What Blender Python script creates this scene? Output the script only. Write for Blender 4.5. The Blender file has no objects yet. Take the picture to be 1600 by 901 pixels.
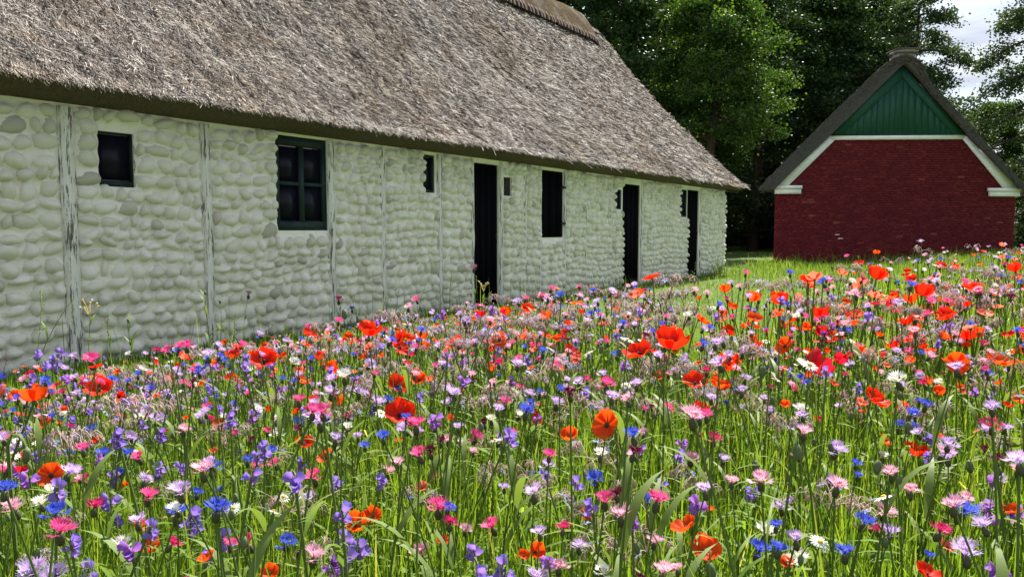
import bpy, math
import numpy as np
from mathutils import Vector, Matrix, Euler

rng = np.random.default_rng(7)
SC = bpy.context.scene
COL = SC.collection
R = math.radians

# ------------------------------------------------------------------ camera
F, CX, CY, H = 1155.0, 800.0, 450.5, 1.15          # focal length / centre in photo pixels, eye height
TH = math.atan(92.5 / F)
cam_d = bpy.data.cameras.new('camera')
cam = bpy.data.objects.new('camera', cam_d)
COL.objects.link(cam)
cam.location = (0, 0, H)
cam.rotation_euler = (R(90) - TH, 0, 0)
cam_d.sensor_width = 36
cam_d.lens = 36 * F / 1600
cam_d.clip_start = 0.05
cam_d.clip_end = 3000
SC.camera = cam

# ------------------------------------------------------------------ sky, sun, exposure
SUN_AZ, SUN_EL = R(27), R(51)
w = bpy.data.worlds.new('World')
SC.world = w
w.use_nodes = True
nt = w.node_tree
nt.nodes.clear()
sky = nt.nodes.new('ShaderNodeTexSky')
sky.sky_type = 'NISHITA'
sky.sun_disc = False
sky.sun_elevation = SUN_EL
sky.sun_rotation = SUN_AZ
sky.dust_density = 1.5
tc = nt.nodes.new('ShaderNodeTexCoord')
mp = nt.nodes.new('ShaderNodeMapping')
mp.inputs['Scale'].default_value = (1.6, 1.6, 9.0)
nz = nt.nodes.new('ShaderNodeTexNoise')
nz.inputs['Scale'].default_value = 1.7
nz.inputs['Detail'].default_value = 7
nz.inputs['Roughness'].default_value = 0.55
rp = nt.nodes.new('ShaderNodeValToRGB')
rp.color_ramp.elements[0].position = 0.30
rp.color_ramp.elements[0].color = (0.25, 0.25, 0.25, 1)
rp.color_ramp.elements[1].position = 0.60
rp.color_ramp.elements[1].color = (0.9, 0.9, 0.9, 1)
nz2 = nt.nodes.new('ShaderNodeTexNoise')
nz2.inputs['Scale'].default_value = 4.0
nz2.inputs['Detail'].default_value = 6
cr = nt.nodes.new('ShaderNodeValToRGB')
cr.color_ramp.elements[0].position = 0.35
cr.color_ramp.elements[0].color = (2.2, 2.45, 3.0, 1)
cr.color_ramp.elements[1].position = 0.7
cr.color_ramp.elements[1].color = (4.5, 4.55, 4.7, 1)
mx = nt.nodes.new('ShaderNodeMixRGB')
bg = nt.nodes.new('ShaderNodeBackground')
bg.inputs['Strength'].default_value = 0.09
wo = nt.nodes.new('ShaderNodeOutputWorld')
L_ = nt.links.new
L_(tc.outputs['Generated'], mp.inputs['Vector'])
L_(mp.outputs['Vector'], nz.inputs['Vector'])
L_(mp.outputs['Vector'], nz2.inputs['Vector'])
L_(nz.outputs['Fac'], rp.inputs['Fac'])
L_(nz2.outputs['Fac'], cr.inputs['Fac'])
L_(rp.outputs['Color'], mx.inputs['Fac'])
L_(sky.outputs['Color'], mx.inputs['Color1'])
L_(cr.outputs['Color'], mx.inputs['Color2'])
L_(mx.outputs['Color'], bg.inputs['Color'])
L_(bg.outputs['Background'], wo.inputs['Surface'])

sun_d = bpy.data.lights.new('sun', 'SUN')
sun_d.energy = 4.8
sun_d.angle = R(0.55)
sun_d.color = (1.0, 0.95, 0.86)
sun = bpy.data.objects.new('sun', sun_d)
COL.objects.link(sun)
sv = Vector((math.sin(SUN_AZ) * math.cos(SUN_EL), math.cos(SUN_AZ) * math.cos(SUN_EL), math.sin(SUN_EL)))
sun.rotation_euler = (-sv).to_track_quat('-Z', 'Y').to_euler()
sun.location = sv * 60

SC.view_settings.view_transform = 'Standard'
SC.view_settings.look = 'None'
SC.view_settings.exposure = 1.42
SC.view_settings.gamma = 1
SC.render.engine = 'CYCLES'
SC.cycles.max_bounces = 8
SC.cycles.diffuse_bounces = 4
SC.cycles.transmission_bounces = 6
SC.cycles.use_denoising = True
SC.cycles.sample_clamp_indirect = 6

# ------------------------------------------------------------------ picture <-> place helpers
def ray(px, py):
    u, v = (px - CX) / F, (CY - py) / F
    return np.array([u, math.cos(TH) + v * math.sin(TH), -math.sin(TH) + v * math.cos(TH)])
def at_z(px, py, z=0.0):
    d = ray(px, py)
    return np.array([0, 0, H]) + d * ((z - H) / d[2])
def at_y(px, py, y):
    d = ray(px, py)
    return np.array([0, 0, H]) + d * (y / d[1])
def to_px(p):
    x, y, z = p[0], p[1], p[2] - H
    c, s = math.cos(TH), math.sin(TH)
    zc = y * c - z * s
    return CX + F * x / zc, CY - F * (y * s + z * c) / zc

# ------------------------------------------------------------------ noise
def hash2(ix, iy, seed=0):
    h = (ix.astype(np.int64) * 374761393 + iy.astype(np.int64) * 668265263 + seed * 1442695041) & 0xffffffff
    h = ((h ^ (h >> 13)) * 1274126177) & 0xffffffff
    return ((h ^ (h >> 16)) & 0xffff) / 65535.0
def vnoise(x, y, seed=0):
    ix, iy = np.floor(x), np.floor(y)
    fx, fy = x - ix, y - iy
    fx, fy = fx * fx * (3 - 2 * fx), fy * fy * (3 - 2 * fy)
    a, b = hash2(ix, iy, seed), hash2(ix + 1, iy, seed)
    c, d = hash2(ix, iy + 1, seed), hash2(ix + 1, iy + 1, seed)
    return (a * (1 - fx) + b * fx) * (1 - fy) + (c * (1 - fx) + d * fx) * fy
def fbm(x, y, seed=0, o=4):
    s, a, t = 0, 0.5, 0
    for k in range(o):
        s = s + a * vnoise(x * 2 ** k, y * 2 ** k, seed + k); t += a; a *= 0.5
    return s / t

# ------------------------------------------------------------------ mesh helpers
def np_mesh(name, V, polys, mat=None, smooth=False, attrs=None, mats=None, midx=None):
    """polys: list of (n,k) int arrays."""
    me = bpy.data.meshes.new(name)
    V = np.asarray(V, dtype=np.float32).reshape(-1, 3)
    me.vertices.add(len(V)); me.vertices.foreach_set('co', V.ravel())
    loops, tot = [], []
    for p in polys:
        p = np.asarray(p, dtype=np.int32)
        if len(p) == 0: continue
        loops.append(p.ravel()); tot.append(np.full(len(p), p.shape[1], dtype=np.int32))
    loops = np.concatenate(loops); tot = np.concatenate(tot)
    me.loops.add(len(loops)); me.loops.foreach_set('vertex_index', loops)
    me.polygons.add(len(tot))
    st = np.concatenate([[0], np.cumsum(tot)[:-1]]).astype(np.int32)
    me.polygons.foreach_set('loop_start', st)
    if midx is not None: me.polygons.foreach_set('material_index', np.asarray(midx, dtype=np.int32))
    if smooth: me.polygons.foreach_set('use_smooth', np.ones(len(tot), dtype=bool))
    for k, a in (attrs or {}).items():
        at = me.attributes.new(k, 'FLOAT', 'POINT'); at.data.foreach_set('value', np.asarray(a, dtype=np.float32))
    me.update(calc_edges=True); me.validate()
    for m in (mats or ([mat] if mat else [])): me.materials.append(m)
    return me
def link(name, data, parent=None, loc=None, rot=None, scale=None):
    o = bpy.data.objects.new(name, data); COL.objects.link(o)
    if parent is not None: o.parent = parent
    if loc is not None: o.location = loc
    if rot is not None: o.rotation_euler = rot
    if scale is not None: o.scale = scale
    return o
def tag(o, label=None, cat=None, group=None, kind=None):
    if label: o['label'] = label
    if cat: o['category'] = cat
    if group: o['group'] = group
    if kind: o['kind'] = kind
    return o
class MB:
    """collects shapes for one mesh"""
    def __init__(s): s.v = []; s.q = []; s.t = []; s.n = 0; s.a = []
    def add(s, V, Q=None, T=None, a=0.0):
        V = np.asarray(V, float).reshape(-1, 3)
        if Q is not None and len(Q): s.q.append(np.asarray(Q) + s.n)
        if T is not None and len(T): s.t.append(np.asarray(T) + s.n)
        s.v.append(V); s.a.append(np.broadcast_to(np.asarray(a, float), (len(V),)).copy()); s.n += len(V)
    def box(s, x0, x1, y0, y1, z0, z1, a=0.0):
        V = [(x, y, z) for z in (z0, z1) for x, y in ((x0, y0), (x1, y0), (x1, y1), (x0, y1))]
        s.add(V, [(0, 3, 2, 1), (4, 5, 6, 7), (0, 1, 5, 4), (1, 2, 6, 5), (2, 3, 7, 6), (3, 0, 4, 7)], a=a)
    def prism(s, poly, y0, y1, a=0.0):
        """poly in x,z, extruded in y"""
        n = len(poly)
        V = [(p[0], y0, p[1]) for p in poly] + [(p[0], y1, p[1]) for p in poly]
        s.add(V, [(i, (i + 1) % n, (i + 1) % n + n, i + n) for i in range(n)],
              [(0, i + 1, i) for i in range(1, n - 1)] + [(n, n + i, n + i + 1) for i in range(1, n - 1)], a=a)
    def tube(s, pts, rad, sides=4, a=0.0, cap=True):
        pts = np.asarray(pts, float); n = len(pts)
        rad = np.broadcast_to(np.asarray(rad, float), (n,))
        d = np.gradient(pts, axis=0); d /= np.linalg.norm(d, axis=1)[:, None] + 1e-9
        ref = np.where(np.abs(d[:, 2:3]) > 0.9, np.array([[1., 0, 0]]), np.array([[0, 0, 1.]]))
        ref = np.array([[1., 0, 0]]) if np.abs(d[:, 2]).mean() > 0.7 else np.array([[0, 0, 1.]])
        e1 = np.cross(d, ref); e1 /= np.linalg.norm(e1, axis=1)[:, None] + 1e-9
        e2 = np.cross(d, e1)
        an = np.arange(sides) * 2 * math.pi / sides
        V = pts[:, None] + rad[:, None, None] * (np.cos(an)[None, :, None] * e1[:, None] + np.sin(an)[None, :, None] * e2[:, None])
        i, j = np.meshgrid(np.arange(n - 1), np.arange(sides), indexing='ij')
        Q = np.stack([i * sides + j, i * sides + (j + 1) % sides, (i + 1) * sides + (j + 1) % sides, (i + 1) * sides + j], -1).reshape(-1, 4)
        s.add(V.reshape(-1, 3), Q, [((n - 1) * sides, (n - 1) * sides + k, (n - 1) * sides + k + 1) for k in range(1, sides - 1)] if cap else None, a=a)
    def ellipsoid(s, c, r, rot=None, seg=6, rings=4, a=0.0):
        V = [(0, 0, -1)]
        for k in range(1, rings):
            t = -math.pi / 2 + math.pi * k / rings
            V += [(math.cos(t) * math.cos(2 * math.pi * j / seg), math.cos(t) * math.sin(2 * math.pi * j / seg), math.sin(t)) for j in range(seg)]
        V += [(0, 0, 1)]
        V = np.array(V) * np.asarray(r)
        if rot is not None: V = V @ np.array(Euler(rot).to_matrix()).T
        T = [(0, 1 + (j + 1) % seg, 1 + j) for j in range(seg)]
        Q = [(1 + (k) * seg + j, 1 + k * seg + (j + 1) % seg, 1 + (k + 1) * seg + (j + 1) % seg, 1 + (k + 1) * seg + j) for k in range(rings - 2) for j in range(seg)]
        b = 1 + (rings - 2) * seg; e = len(V) - 1
        T += [(e, b + j, b + (j + 1) % seg) for j in range(seg)]
        s.add(V + np.asarray(c), Q, T, a=a)
    def arrays(s):
        V = np.concatenate(s.v)
        Q = np.concatenate(s.q) if s.q else np.zeros((0, 4), int)
        T = np.concatenate(s.t) if s.t else np.zeros((0, 3), int)
        return V, Q, T, np.concatenate(s.a)
    def mesh(s, name, mat, smooth=False, xf=None):
        V, Q, T, a = s.arrays()
        return np_mesh(name, V, [Q, T], mat, smooth, {'rnd': a})

def scatter(base, M, T3, rnd=None, keep=False):
    """merge N copies of base=(V,Q,T,a). M (N,3,3), T3 (N,3)"""
    V, Q, T, a = base
    N = len(M)
    VV = np.einsum('nij,vj->nvi', M, V) + T3[:, None]
    off = (np.arange(N) * len(V))[:, None, None]
    QQ = (Q[None] + off).reshape(-1, 4) if len(Q) else Q
    TT = (T[None] + off).reshape(-1, 3) if len(T) else T
    aa = np.tile(a, N) if rnd is None else np.repeat(rnd, len(V))
    return VV.reshape(-1, 3), QQ, TT, aa, np.tile(a, N)
def rotz_m(ang, sc=1.0):
    c, s = np.cos(ang), np.sin(ang); z = np.zeros_like(c); o = np.ones_like(c)
    M = np.stack([np.stack([c, -s, z], -1), np.stack([s, c, z], -1), np.stack([z, z, o], -1)], -2)
    return M * np.asarray(sc).reshape(-1, 1, 1)

# ------------------------------------------------------------------ materials
def new_mat(name):
    m = bpy.data.materials.new(name); m.use_nodes = True
    n = m.node_tree; n.nodes.clear()
    out = n.nodes.new('ShaderNodeOutputMaterial')
    return m, n, out
def node(n, t, **kw):
    x = n.nodes.new(t)
    for k, v in kw.items(): setattr(x, k, v)
    return x
def ramp(n, stops, src=None):
    r = n.nodes.new('ShaderNodeValToRGB')
    e = r.color_ramp.elements
    while len(e) > 1: e.remove(e[-1])
    e[0].position, e[0].color = stops[0][0], (*stops[0][1], 1)
    for p, c in stops[1:]:
        x = e.new(p); x.color = (*c, 1)
    if src is not None: n.links.new(src, r.inputs['Fac'])
    return r
def noise(n, scale, detail=4, rough=0.55, vec=None, stretch=None, coord='Object'):
    t = n.nodes.new('ShaderNodeTexNoise'); t.inputs['Scale'].default_value = scale
    t.inputs['Detail'].default_value = detail; t.inputs['Roughness'].default_value = rough
    if vec is None:
        c = n.nodes.new('ShaderNodeTexCoord'); vec = c.outputs[coord]
    if stretch:
        mp = n.nodes.new('ShaderNodeMapping'); mp.inputs['Scale'].default_value = stretch
        n.links.new(vec, mp.inputs['Vector']); vec = mp.outputs['Vector']
    n.links.new(vec, t.inputs['Vector'])
    return t
def attr(n, name):
    a = n.nodes.new('ShaderNodeAttribute'); a.attribute_name = name; return a.outputs['Fac']
def mixc(n, f, a, b, mode='MIX'):
    m = n.nodes.new('ShaderNodeMixRGB'); m.blend_type = mode
    for k, v in (('Fac', f), ('Color1', a), ('Color2', b)):
        if isinstance(v, (int, float)): m.inputs[k].default_value = v
        elif isinstance(v, tuple): m.inputs[k].default_value = (*v, 1)
        else: n.links.new(v, m.inputs[k])
    return m.outputs['Color']
def principled(n, out, col, rough=0.8, bump=None, bstr=0.3, bdist=0.01, spec=0.3):
    p = n.nodes.new('ShaderNodeBsdfPrincipled')
    if isinstance(col, tuple): p.inputs['Base Color'].default_value = (*col, 1)
    else: n.links.new(col, p.inputs['Base Color'])
    if isinstance(rough, (int, float)): p.inputs['Roughness'].default_value = rough
    else: n.links.new(rough, p.inputs['Roughness'])
    p.inputs['Specular IOR Level'].default_value = spec
    if bump is not None:
        b = n.nodes.new('ShaderNodeBump'); b.inputs['Strength'].default_value = bstr; b.inputs['Distance'].default_value = bdist
        n.links.new(bump, b.inputs['Height']); n.links.new(b.outputs['Normal'], p.inputs['Normal'])
    n.links.new(p.outputs['BSDF'], out.inputs['Surface'])
    return p
def leafy(name, col_fn, trans=0.45, rough=0.55, tint=(1.25, 1.2, 0.55), spec=0.25):
    """thin leaf or petal: principled mixed with translucent"""
    m, n, out = new_mat(name)
    c = col_fn(n)
    p = n.nodes.new('ShaderNodeBsdfPrincipled'); p.inputs['Roughness'].default_value = rough
    p.inputs['Specular IOR Level'].default_value = spec
    t = n.nodes.new('ShaderNodeBsdfTranslucent')
    if isinstance(c, tuple): c = mixc(n, 0.0, c, c)
    n.links.new(c, p.inputs['Base Color'])
    n.links.new(mixc(n, 1.0, c, tint, 'MULTIPLY'), t.inputs['Color'])
    mxs = n.nodes.new('ShaderNodeMixShader'); mxs.inputs['Fac'].default_value = trans
    n.links.new(p.outputs['BSDF'], mxs.inputs[1]); n.links.new(t.outputs['BSDF'], mxs.inputs[2])
    n.links.new(mxs.outputs['Shader'], out.inputs['Surface'])
    return m

def rnd_ramp(stops): return lambda n: ramp(n, stops, attr(n, 'rnd')).outputs['Color']
M = {}
M['grass'] = leafy('grass_blades', rnd_ramp([(0, (0.04, 0.09, 0.015)), (0.3, (0.10, 0.19, 0.025)), (0.65, (0.17, 0.28, 0.035)), (0.93, (0.27, 0.36, 0.06)), (1, (0.42, 0.38, 0.18))]), 0.55, 0.5, (1.35, 1.3, 0.5), 0.2)
M['lawn'] = leafy('lawn_blades', rnd_ramp([(0, (0.07, 0.13, 0.02)), (0.5, (0.15, 0.24, 0.035)), (1, (0.25, 0.33, 0.06))]), 0.45, 0.5, (1.3, 1.25, 0.6))
M['stem'] = leafy('plant_stem', rnd_ramp([(0, (0.07, 0.12, 0.03)), (1, (0.20, 0.28, 0.07))]), 0.4, 0.55, (1.25, 1.25, 0.6), 0.2)
M['calyx'] = leafy('calyx_scales', rnd_ramp([(0, (0.04, 0.05, 0.02)), (1, (0.12, 0.12, 0.05))]), 0.15, 0.6)
M['pod'] = leafy('poppy_bud', rnd_ramp([(0, (0.10, 0.14, 0.06)), (1, (0.16, 0.20, 0.09))]), 0.15, 0.6)
M['hairy'] = leafy('hairy_borage', rnd_ramp([(0, (0.20, 0.21, 0.13)), (0.4, (0.42, 0.38, 0.32)), (0.75, (0.58, 0.42, 0.41)), (1, (0.74, 0.68, 0.64))]), 0.4, 0.7, (1.1, 1.0, 0.85))
def petal(name, base, edge, trans=0.5, tint=(1.2, 1.0, 1.0), blotch=None):
    def f(n):
        a = attr(n, 'rnd')
        st = [(0, blotch), (0.12, blotch), (0.24, base)] if blotch else [(0, base)]
        c = ramp(n, st + [(1, edge)], a).outputs['Color']
        nn = noise(n, 60, 3, 0.6)
        oi = n.nodes.new('ShaderNodeObjectInfo')
        c = mixc(n, 1.0, c, ramp(n, [(0, (0.90, 0.92, 0.94)), (1, (1.14, 1.16, 1.10))], oi.outputs['Random']).outputs['Color'], 'MULTIPLY')
        return mixc(n, 0.22, c, mixc(n, 1.0, c, nn.outputs['Color'], 'MULTIPLY'))
    return leafy(name, f, trans, 0.5, tint, 0.15)
M['p_red'] = petal('poppy_petal_red', (0.70, 0.014, 0.006), (0.86, 0.042, 0.010), 0.5, (1.3, 0.9, 0.6), (0.02, 0.004, 0.008))
M['p_orange'] = petal('poppy_petal_orange', (0.72, 0.05, 0.008), (0.88, 0.115, 0.012), 0.5, (1.2, 1.0, 0.6))
M['p_salmon'] = petal('poppy_petal_salmon', (0.72, 0.16, 0.08), (0.88, 0.24, 0.14), 0.5)
M['p_crimson'] = petal('poppy_petal_crimson', (0.50, 0.006, 0.02), (0.70, 0.02, 0.05), 0.5, (1.2, 0.9, 0.9), (0.02, 0.004, 0.008))
M['f_blue'] = petal('cornflower_blue', (0.035, 0.04, 0.42), (0.10, 0.17, 0.80), 0.35)
M['f_pink'] = petal('cornflower_pink', (0.60, 0.03, 0.22), (0.85, 0.13, 0.38), 0.4)
M['f_pale'] = petal('cornflower_pale_pink', (0.72, 0.30, 0.48), (0.88, 0.55, 0.68), 0.4)
M['f_maroon'] = petal('cornflower_maroon', (0.05, 0.006, 0.02), (0.16, 0.012, 0.05), 0.25)
M['f_magenta'] = petal('cornflower_magenta', (0.35, 0.01, 0.09), (0.62, 0.03, 0.18), 0.35)
M['f_lilac'] = petal('cornflower_lilac', (0.46, 0.32, 0.68), (0.70, 0.56, 0.88), 0.4)
M['f_white'] = petal('flower_white', (0.70, 0.72, 0.62), (0.88, 0.88, 0.84), 0.35)
M['f_bug'] = petal('bugloss_violet', (0.42, 0.24, 0.60), (0.24, 0.22, 0.72), 0.45, (1.2, 1.0, 1.2))
M['f_bug2'] = petal('bugloss_purple', (0.42, 0.15, 0.52), (0.38, 0.22, 0.68), 0.45, (1.2, 1.0, 1.2))
M['f_borage'] = petal('borage_blue', (0.30, 0.36, 0.78), (0.42, 0.52, 0.92), 0.4)
M['yellow'] = leafy('yellow_centre', lambda n: (0.75, 0.55, 0.03), 0.2)
M['dark_eye'] = leafy('dark_centre', lambda n: (0.02, 0.015, 0.02), 0.05)

def m_simple(name, f):
    m, n, out = new_mat(name); f(n, out); return m
def f_soil(n, out):
    a = noise(n, 1.2, 6, 0.6); b = noise(n, 22, 5, 0.7)
    c = ramp(n, [(0.3, (0.055, 0.095, 0.018)), (0.55, (0.10, 0.165, 0.03)), (0.75, (0.15, 0.20, 0.045))], a.outputs['Fac']).outputs['Color']
    c = mixc(n, 0.5, c, mixc(n, 1.0, c, ramp(n, [(0.3, (0.35, 0.35, 0.3)), (0.7, (1.3, 1.3, 1.2))], b.outputs['Fac']).outputs['Color'], 'MULTIPLY'))
    principled(n, out, c, 0.95, b.outputs['Fac'], 0.8, 0.05)
M['ground'] = m_simple('turf_ground', f_soil)
def f_bed(n, out):
    b = noise(n, 9, 5, 0.7)
    principled(n, out, ramp(n, [(0.3, (0.03, 0.035, 0.012)), (0.6, (0.06, 0.085, 0.02)), (0.8, (0.10, 0.09, 0.05))], b.outputs['Fac']).outputs['Color'], 0.95, b.outputs['Fac'], 0.8, 0.04)
M['bed'] = m_simple('meadow_soil', f_bed)
def f_lime(n, out):
    a = noise(n, 3.0, 6, 0.65); b = noise(n, 26, 6, 0.7); g = noise(n, 1.1, 3, 0.5)
    c = ramp(n, [(0.25, (0.74, 0.70, 0.61)), (0.5, (0.86, 0.81, 0.74)), (0.75, (0.90, 0.865, 0.81))], a.outputs['Fac']).outputs['Color']
    # broad greenish patches and small dark specks, spread by noise
    gm = n.nodes.new('ShaderNodeSeparateXYZ'); tcn = n.nodes.new('ShaderNodeTexCoord'); n.links.new(tcn.outputs['Object'], gm.inputs[0])
    c = mixc(n, ramp(n, [(0.35, (0, 0, 0)), (0.65, (0.45, 0.45, 0.45))], g.outputs['Fac']).outputs['Color'], c, mixc(n, 1.0, c, (0.86, 0.92, 0.70), 'MULTIPLY'))
    c = mixc(n, ramp(n, [(0.60, (0, 0, 0)), (0.78, (0.5, 0.5, 0.5))], b.outputs['Fac']).outputs['Color'], c, (0.30, 0.31, 0.24))
    principled(n, out, c, 0.9, b.outputs['Fac'], 0.35, 0.008, 0.15)
M['lime'] = m_simple('limewash', f_lime)
def f_stone(joined):
    def f(n, out):
        a = noise(n, 14, 5, 0.65); b = noise(n, 45, 5, 0.7)
        r = attr(n, 'rnd') if joined else n.nodes.new('ShaderNodeObjectInfo').outputs['Random']
        c1 = ramp(n, [(0, (0.50, 0.48, 0.40)), (0.10, (0.70, 0.675, 0.58)), (0.6, (0.80, 0.77, 0.68)), (1, (0.87, 0.84, 0.77))], r).outputs['Color']
        c = mixc(n, ramp(n, [(0.35, (0, 0, 0)), (0.62, (1, 1, 1))], a.outputs['Fac']).outputs['Color'], mixc(n, 1.0, c1, (0.80, 0.79, 0.69), 'MULTIPLY'), c1)
        c = mixc(n, ramp(n, [(0.56, (0, 0, 0)), (0.70, (0.6, 0.6, 0.6))], b.outputs['Fac']).outputs['Color'], c, (0.82, 0.82, 0.74))
        principled(n, out, c, 0.85, b.outputs['Fac'], 0.35, 0.006, 0.2)
    return f
M['stone'] = m_simple('limewashed_fieldstone', f_stone(False))
M['stone_j'] = m_simple('limewashed_fieldstone_far', f_stone(True))
def f_peel(n, out):
    a = noise(n, 6, 6, 0.75, stretch=(6, 6, 0.55)); b = noise(n, 30, 4, 0.7, stretch=(2, 2, 0.3))
    mk = ramp(n, [(0.53, (0, 0, 0)), (0.56, (1, 1, 1))], a.outputs['Fac'])
    wood = ramp(n, [(0.3, (0.08, 0.065, 0.05)), (0.7, (0.28, 0.25, 0.20))], b.outputs['Fac']).outputs['Color']
    paint = ramp(n, [(0.3, (0.70, 0.68, 0.60)), (0.7, (0.84, 0.82, 0.75))], b.outputs['Fac']).outputs['Color']
    principled(n, out, mixc(n, mk.outputs['Color'], paint, wood), 0.85, a.outputs['Fac'], 0.7, 0.012, 0.2)
M['peel'] = m_simple('peeling_white_timber', f_peel)
def paint(name, col, var=0.25, rough=0.6, stretch=(1, 1, 1), scale=8, spec=0.3):
    def f(n, out):
        a = noise(n, scale, 6, 0.65, stretch=stretch)
        c = ramp(n, [(0.3, tuple(x * (1 - var) for x in col)), (0.7, tuple(min(1, x * (1 + var)) for x in col))], a.outputs['Fac']).outputs['Color']
        principled(n, out, c, rough, a.outputs['Fac'], 0.3, 0.006, spec)
    return m_simple(name, f)
M['green_frame'] = paint('dark_green_frame_paint', (0.011, 0.027, 0.028), 0.35)
M['door_black'] = paint('tarred_black_door', (0.003, 0.003, 0.005), 0.4, 0.9, (5, 5, 0.4), 8, 0.03)
M['dark_int'] = paint('dark_interior', (0.03, 0.028, 0.025), 0.3, 0.95)
M['wood_dark'] = paint('weathered_wood', (0.10, 0.08, 0.06), 0.4, 0.9, (5, 5, 0.5))
M['white_trim'] = paint('white_painted_trim', (0.82, 0.82, 0.79), 0.12, 0.6, (1, 1, 3), 5)
M['green_board'] = paint('green_painted_boards', (0.010, 0.066, 0.045), 0.30, 0.55, (6, 6, 0.5))
M['mortar_red'] = paint('dark_red_mortar', (0.13, 0.026, 0.030), 0.3, 0.9)
M['iron'] = paint('black_iron', (0.02, 0.02, 0.02), 0.2, 0.5)
M['chimney'] = paint('grey_chimney_render', (0.26, 0.25, 0.24), 0.3, 0.9)
def f_glass(n, out):
    p = principled(n, out, (0.009, 0.009, 0.017), 0.3, None, 0, 0, 0.15)
M['glass'] = m_simple('dark_window_glass', f_glass)
def f_brick(joined):
    def f(n, out):
        r = attr(n, 'rnd') if joined else n.nodes.new('ShaderNodeObjectInfo').outputs['Random']
        c = ramp(n, [(0, (0.10, 0.008, 0.014)), (0.5, (0.122, 0.010, 0.016)), (0.985, (0.155, 0.018, 0.020)), (1, (0.24, 0.06, 0.045))], r).outputs['Color']
        g = n.nodes.new('ShaderNodeNewGeometry')
        a = noise(n, 1.6, 6, 0.7, vec=g.outputs['Position']); b = noise(n, 30, 5, 0.7, vec=g.outputs['Position'])
        c = mixc(n, ramp(n, [(0.62, (0, 0, 0)), (0.75, (0.35, 0.35, 0.35))], a.outputs['Fac']).outputs['Color'], c, (0.20, 0.035, 0.035))
        principled(n, out, c, 0.8, b.outputs['Fac'], 0.15, 0.006, 0.2)
    return f
M['brick'] = m_simple('dark_red_painted_brick', f_brick(False))
M['brick_j'] = m_simple('dark_red_painted_brick_far', f_brick(True))
def f_thatch(n, out):
    a = noise(n, 18, 6, 0.75, stretch=(3.0, 0.35, 0.35)); b = noise(n, 0.55, 5, 0.6); d = noise(n, 40, 4, 0.8, stretch=(2.0, 0.5, 0.5))
    c = ramp(n, [(0.30, (0.035, 0.028, 0.024)), (0.48, (0.16, 0.135, 0.12)), (0.7, (0.34, 0.30, 0.275))], a.outputs['Fac']).outputs['Color']
    c = mixc(n, ramp(n, [(0.50, (0, 0, 0)), (0.64, (0.7, 0.7, 0.7))], b.outputs['Fac']).outputs['Color'], c, mixc(n, 1.0, c, (0.85, 0.68, 0.45), 'MULTIPLY'))
    principled(n, out, c, 0.95, d.outputs['Fac'], 0.9, 0.03, 0.1)
M['thatch'] = m_simple('weathered_thatch', f_thatch)
def f_straw(n, out):
    g = n.nodes.new('ShaderNodeNewGeometry')
    c = ramp(n, [(0, (0.025, 0.018, 0.015)), (0.25, (0.15, 0.127, 0.108)), (0.6, (0.33, 0.295, 0.262)), (0.85, (0.50, 0.455, 0.41)), (1, (0.74, 0.68, 0.61))], attr(n, 'rnd')).outputs['Color']
    b = noise(n, 0.5, 5, 0.65, vec=g.outputs['Position'])
    e = noise(n, 2.2, 5, 0.7, vec=g.outputs['Position'])
    c = mixc(n, ramp(n, [(0.46, (0, 0, 0)), (0.60, (0.6, 0.6, 0.6))], b.outputs['Fac']).outputs['Color'], c, mixc(n, 1.0, c, (0.62, 0.50, 0.34), 'MULTIPLY'))
    c = mixc(n, ramp(n, [(0.56, (0, 0, 0)), (0.68, (0.6, 0.6, 0.6))], e.outputs['Fac']).outputs['Color'], c, (0.22, 0.12, 0.035))
    principled(n, out, c, 0.75, None, 0, 0, 0.25)
M['straw'] = m_simple('loose_straw', f_straw)
def f_soffit(n, out):
    a = noise(n, 30, 5, 0.8, stretch=(2, 0.6, 0.6))
    principled(n, out, ramp(n, [(0.3, (0.075, 0.055, 0.044)), (0.7, (0.20, 0.155, 0.13))], a.outputs['Fac']).outputs['Color'], 0.95, a.outputs['Fac'], 0.8, 0.02, 0.05)
M['soffit'] = m_simple('cut_thatch_underside', f_soffit)
def f_verge(n, out):
    a = noise(n, 30, 5, 0.8, stretch=(1, 0.6, 1))
    principled(n, out, ramp(n, [(0.3, (0.04, 0.037, 0.034)), (0.7, (0.10, 0.095, 0.09))], a.outputs['Fac']).outputs['Color'], 0.95, a.outputs['Fac'], 0.8, 0.02, 0.05)
M['verge'] = m_simple('cut_thatch_verge_shaded', f_verge)  # shade on the cut gable-end face is put into this darker colour
def f_moss(n, out):
    a = noise(n, 14, 6, 0.75, stretch=(1, 2, 1)); b = noise(n, 2.2, 4, 0.6)
    c = ramp(n, [(0.35, (0.03, 0.022, 0.014)), (0.6, (0.095, 0.058, 0.022)), (0.75, (0.16, 0.11, 0.05))], a.outputs['Fac']).outputs['Color']
    c = mixc(n, ramp(n, [(0.5, (0, 0, 0)), (0.6, (0.8, 0.8, 0.8))], b.outputs['Fac']).outputs['Color'], c, (0.13, 0.115, 0.09))
    principled(n, out, c, 0.95, a.outputs['Fac'], 0.9, 0.03, 0.05)
M['moss'] = m_simple('mossy_ridge_turf', f_moss)
def f_bark(n, out):
    a = noise(n, 8, 6, 0.7, stretch=(3, 3, 0.5))
    principled(n, out, ramp(n, [(0.3, (0.03, 0.024, 0.018)), (0.7, (0.11, 0.09, 0.07))], a.outputs['Fac']).outputs['Color'], 0.95, a.outputs['Fac'], 0.8, 0.04, 0.1)
M['bark'] = m_simple('tree_bark', f_bark)
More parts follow.
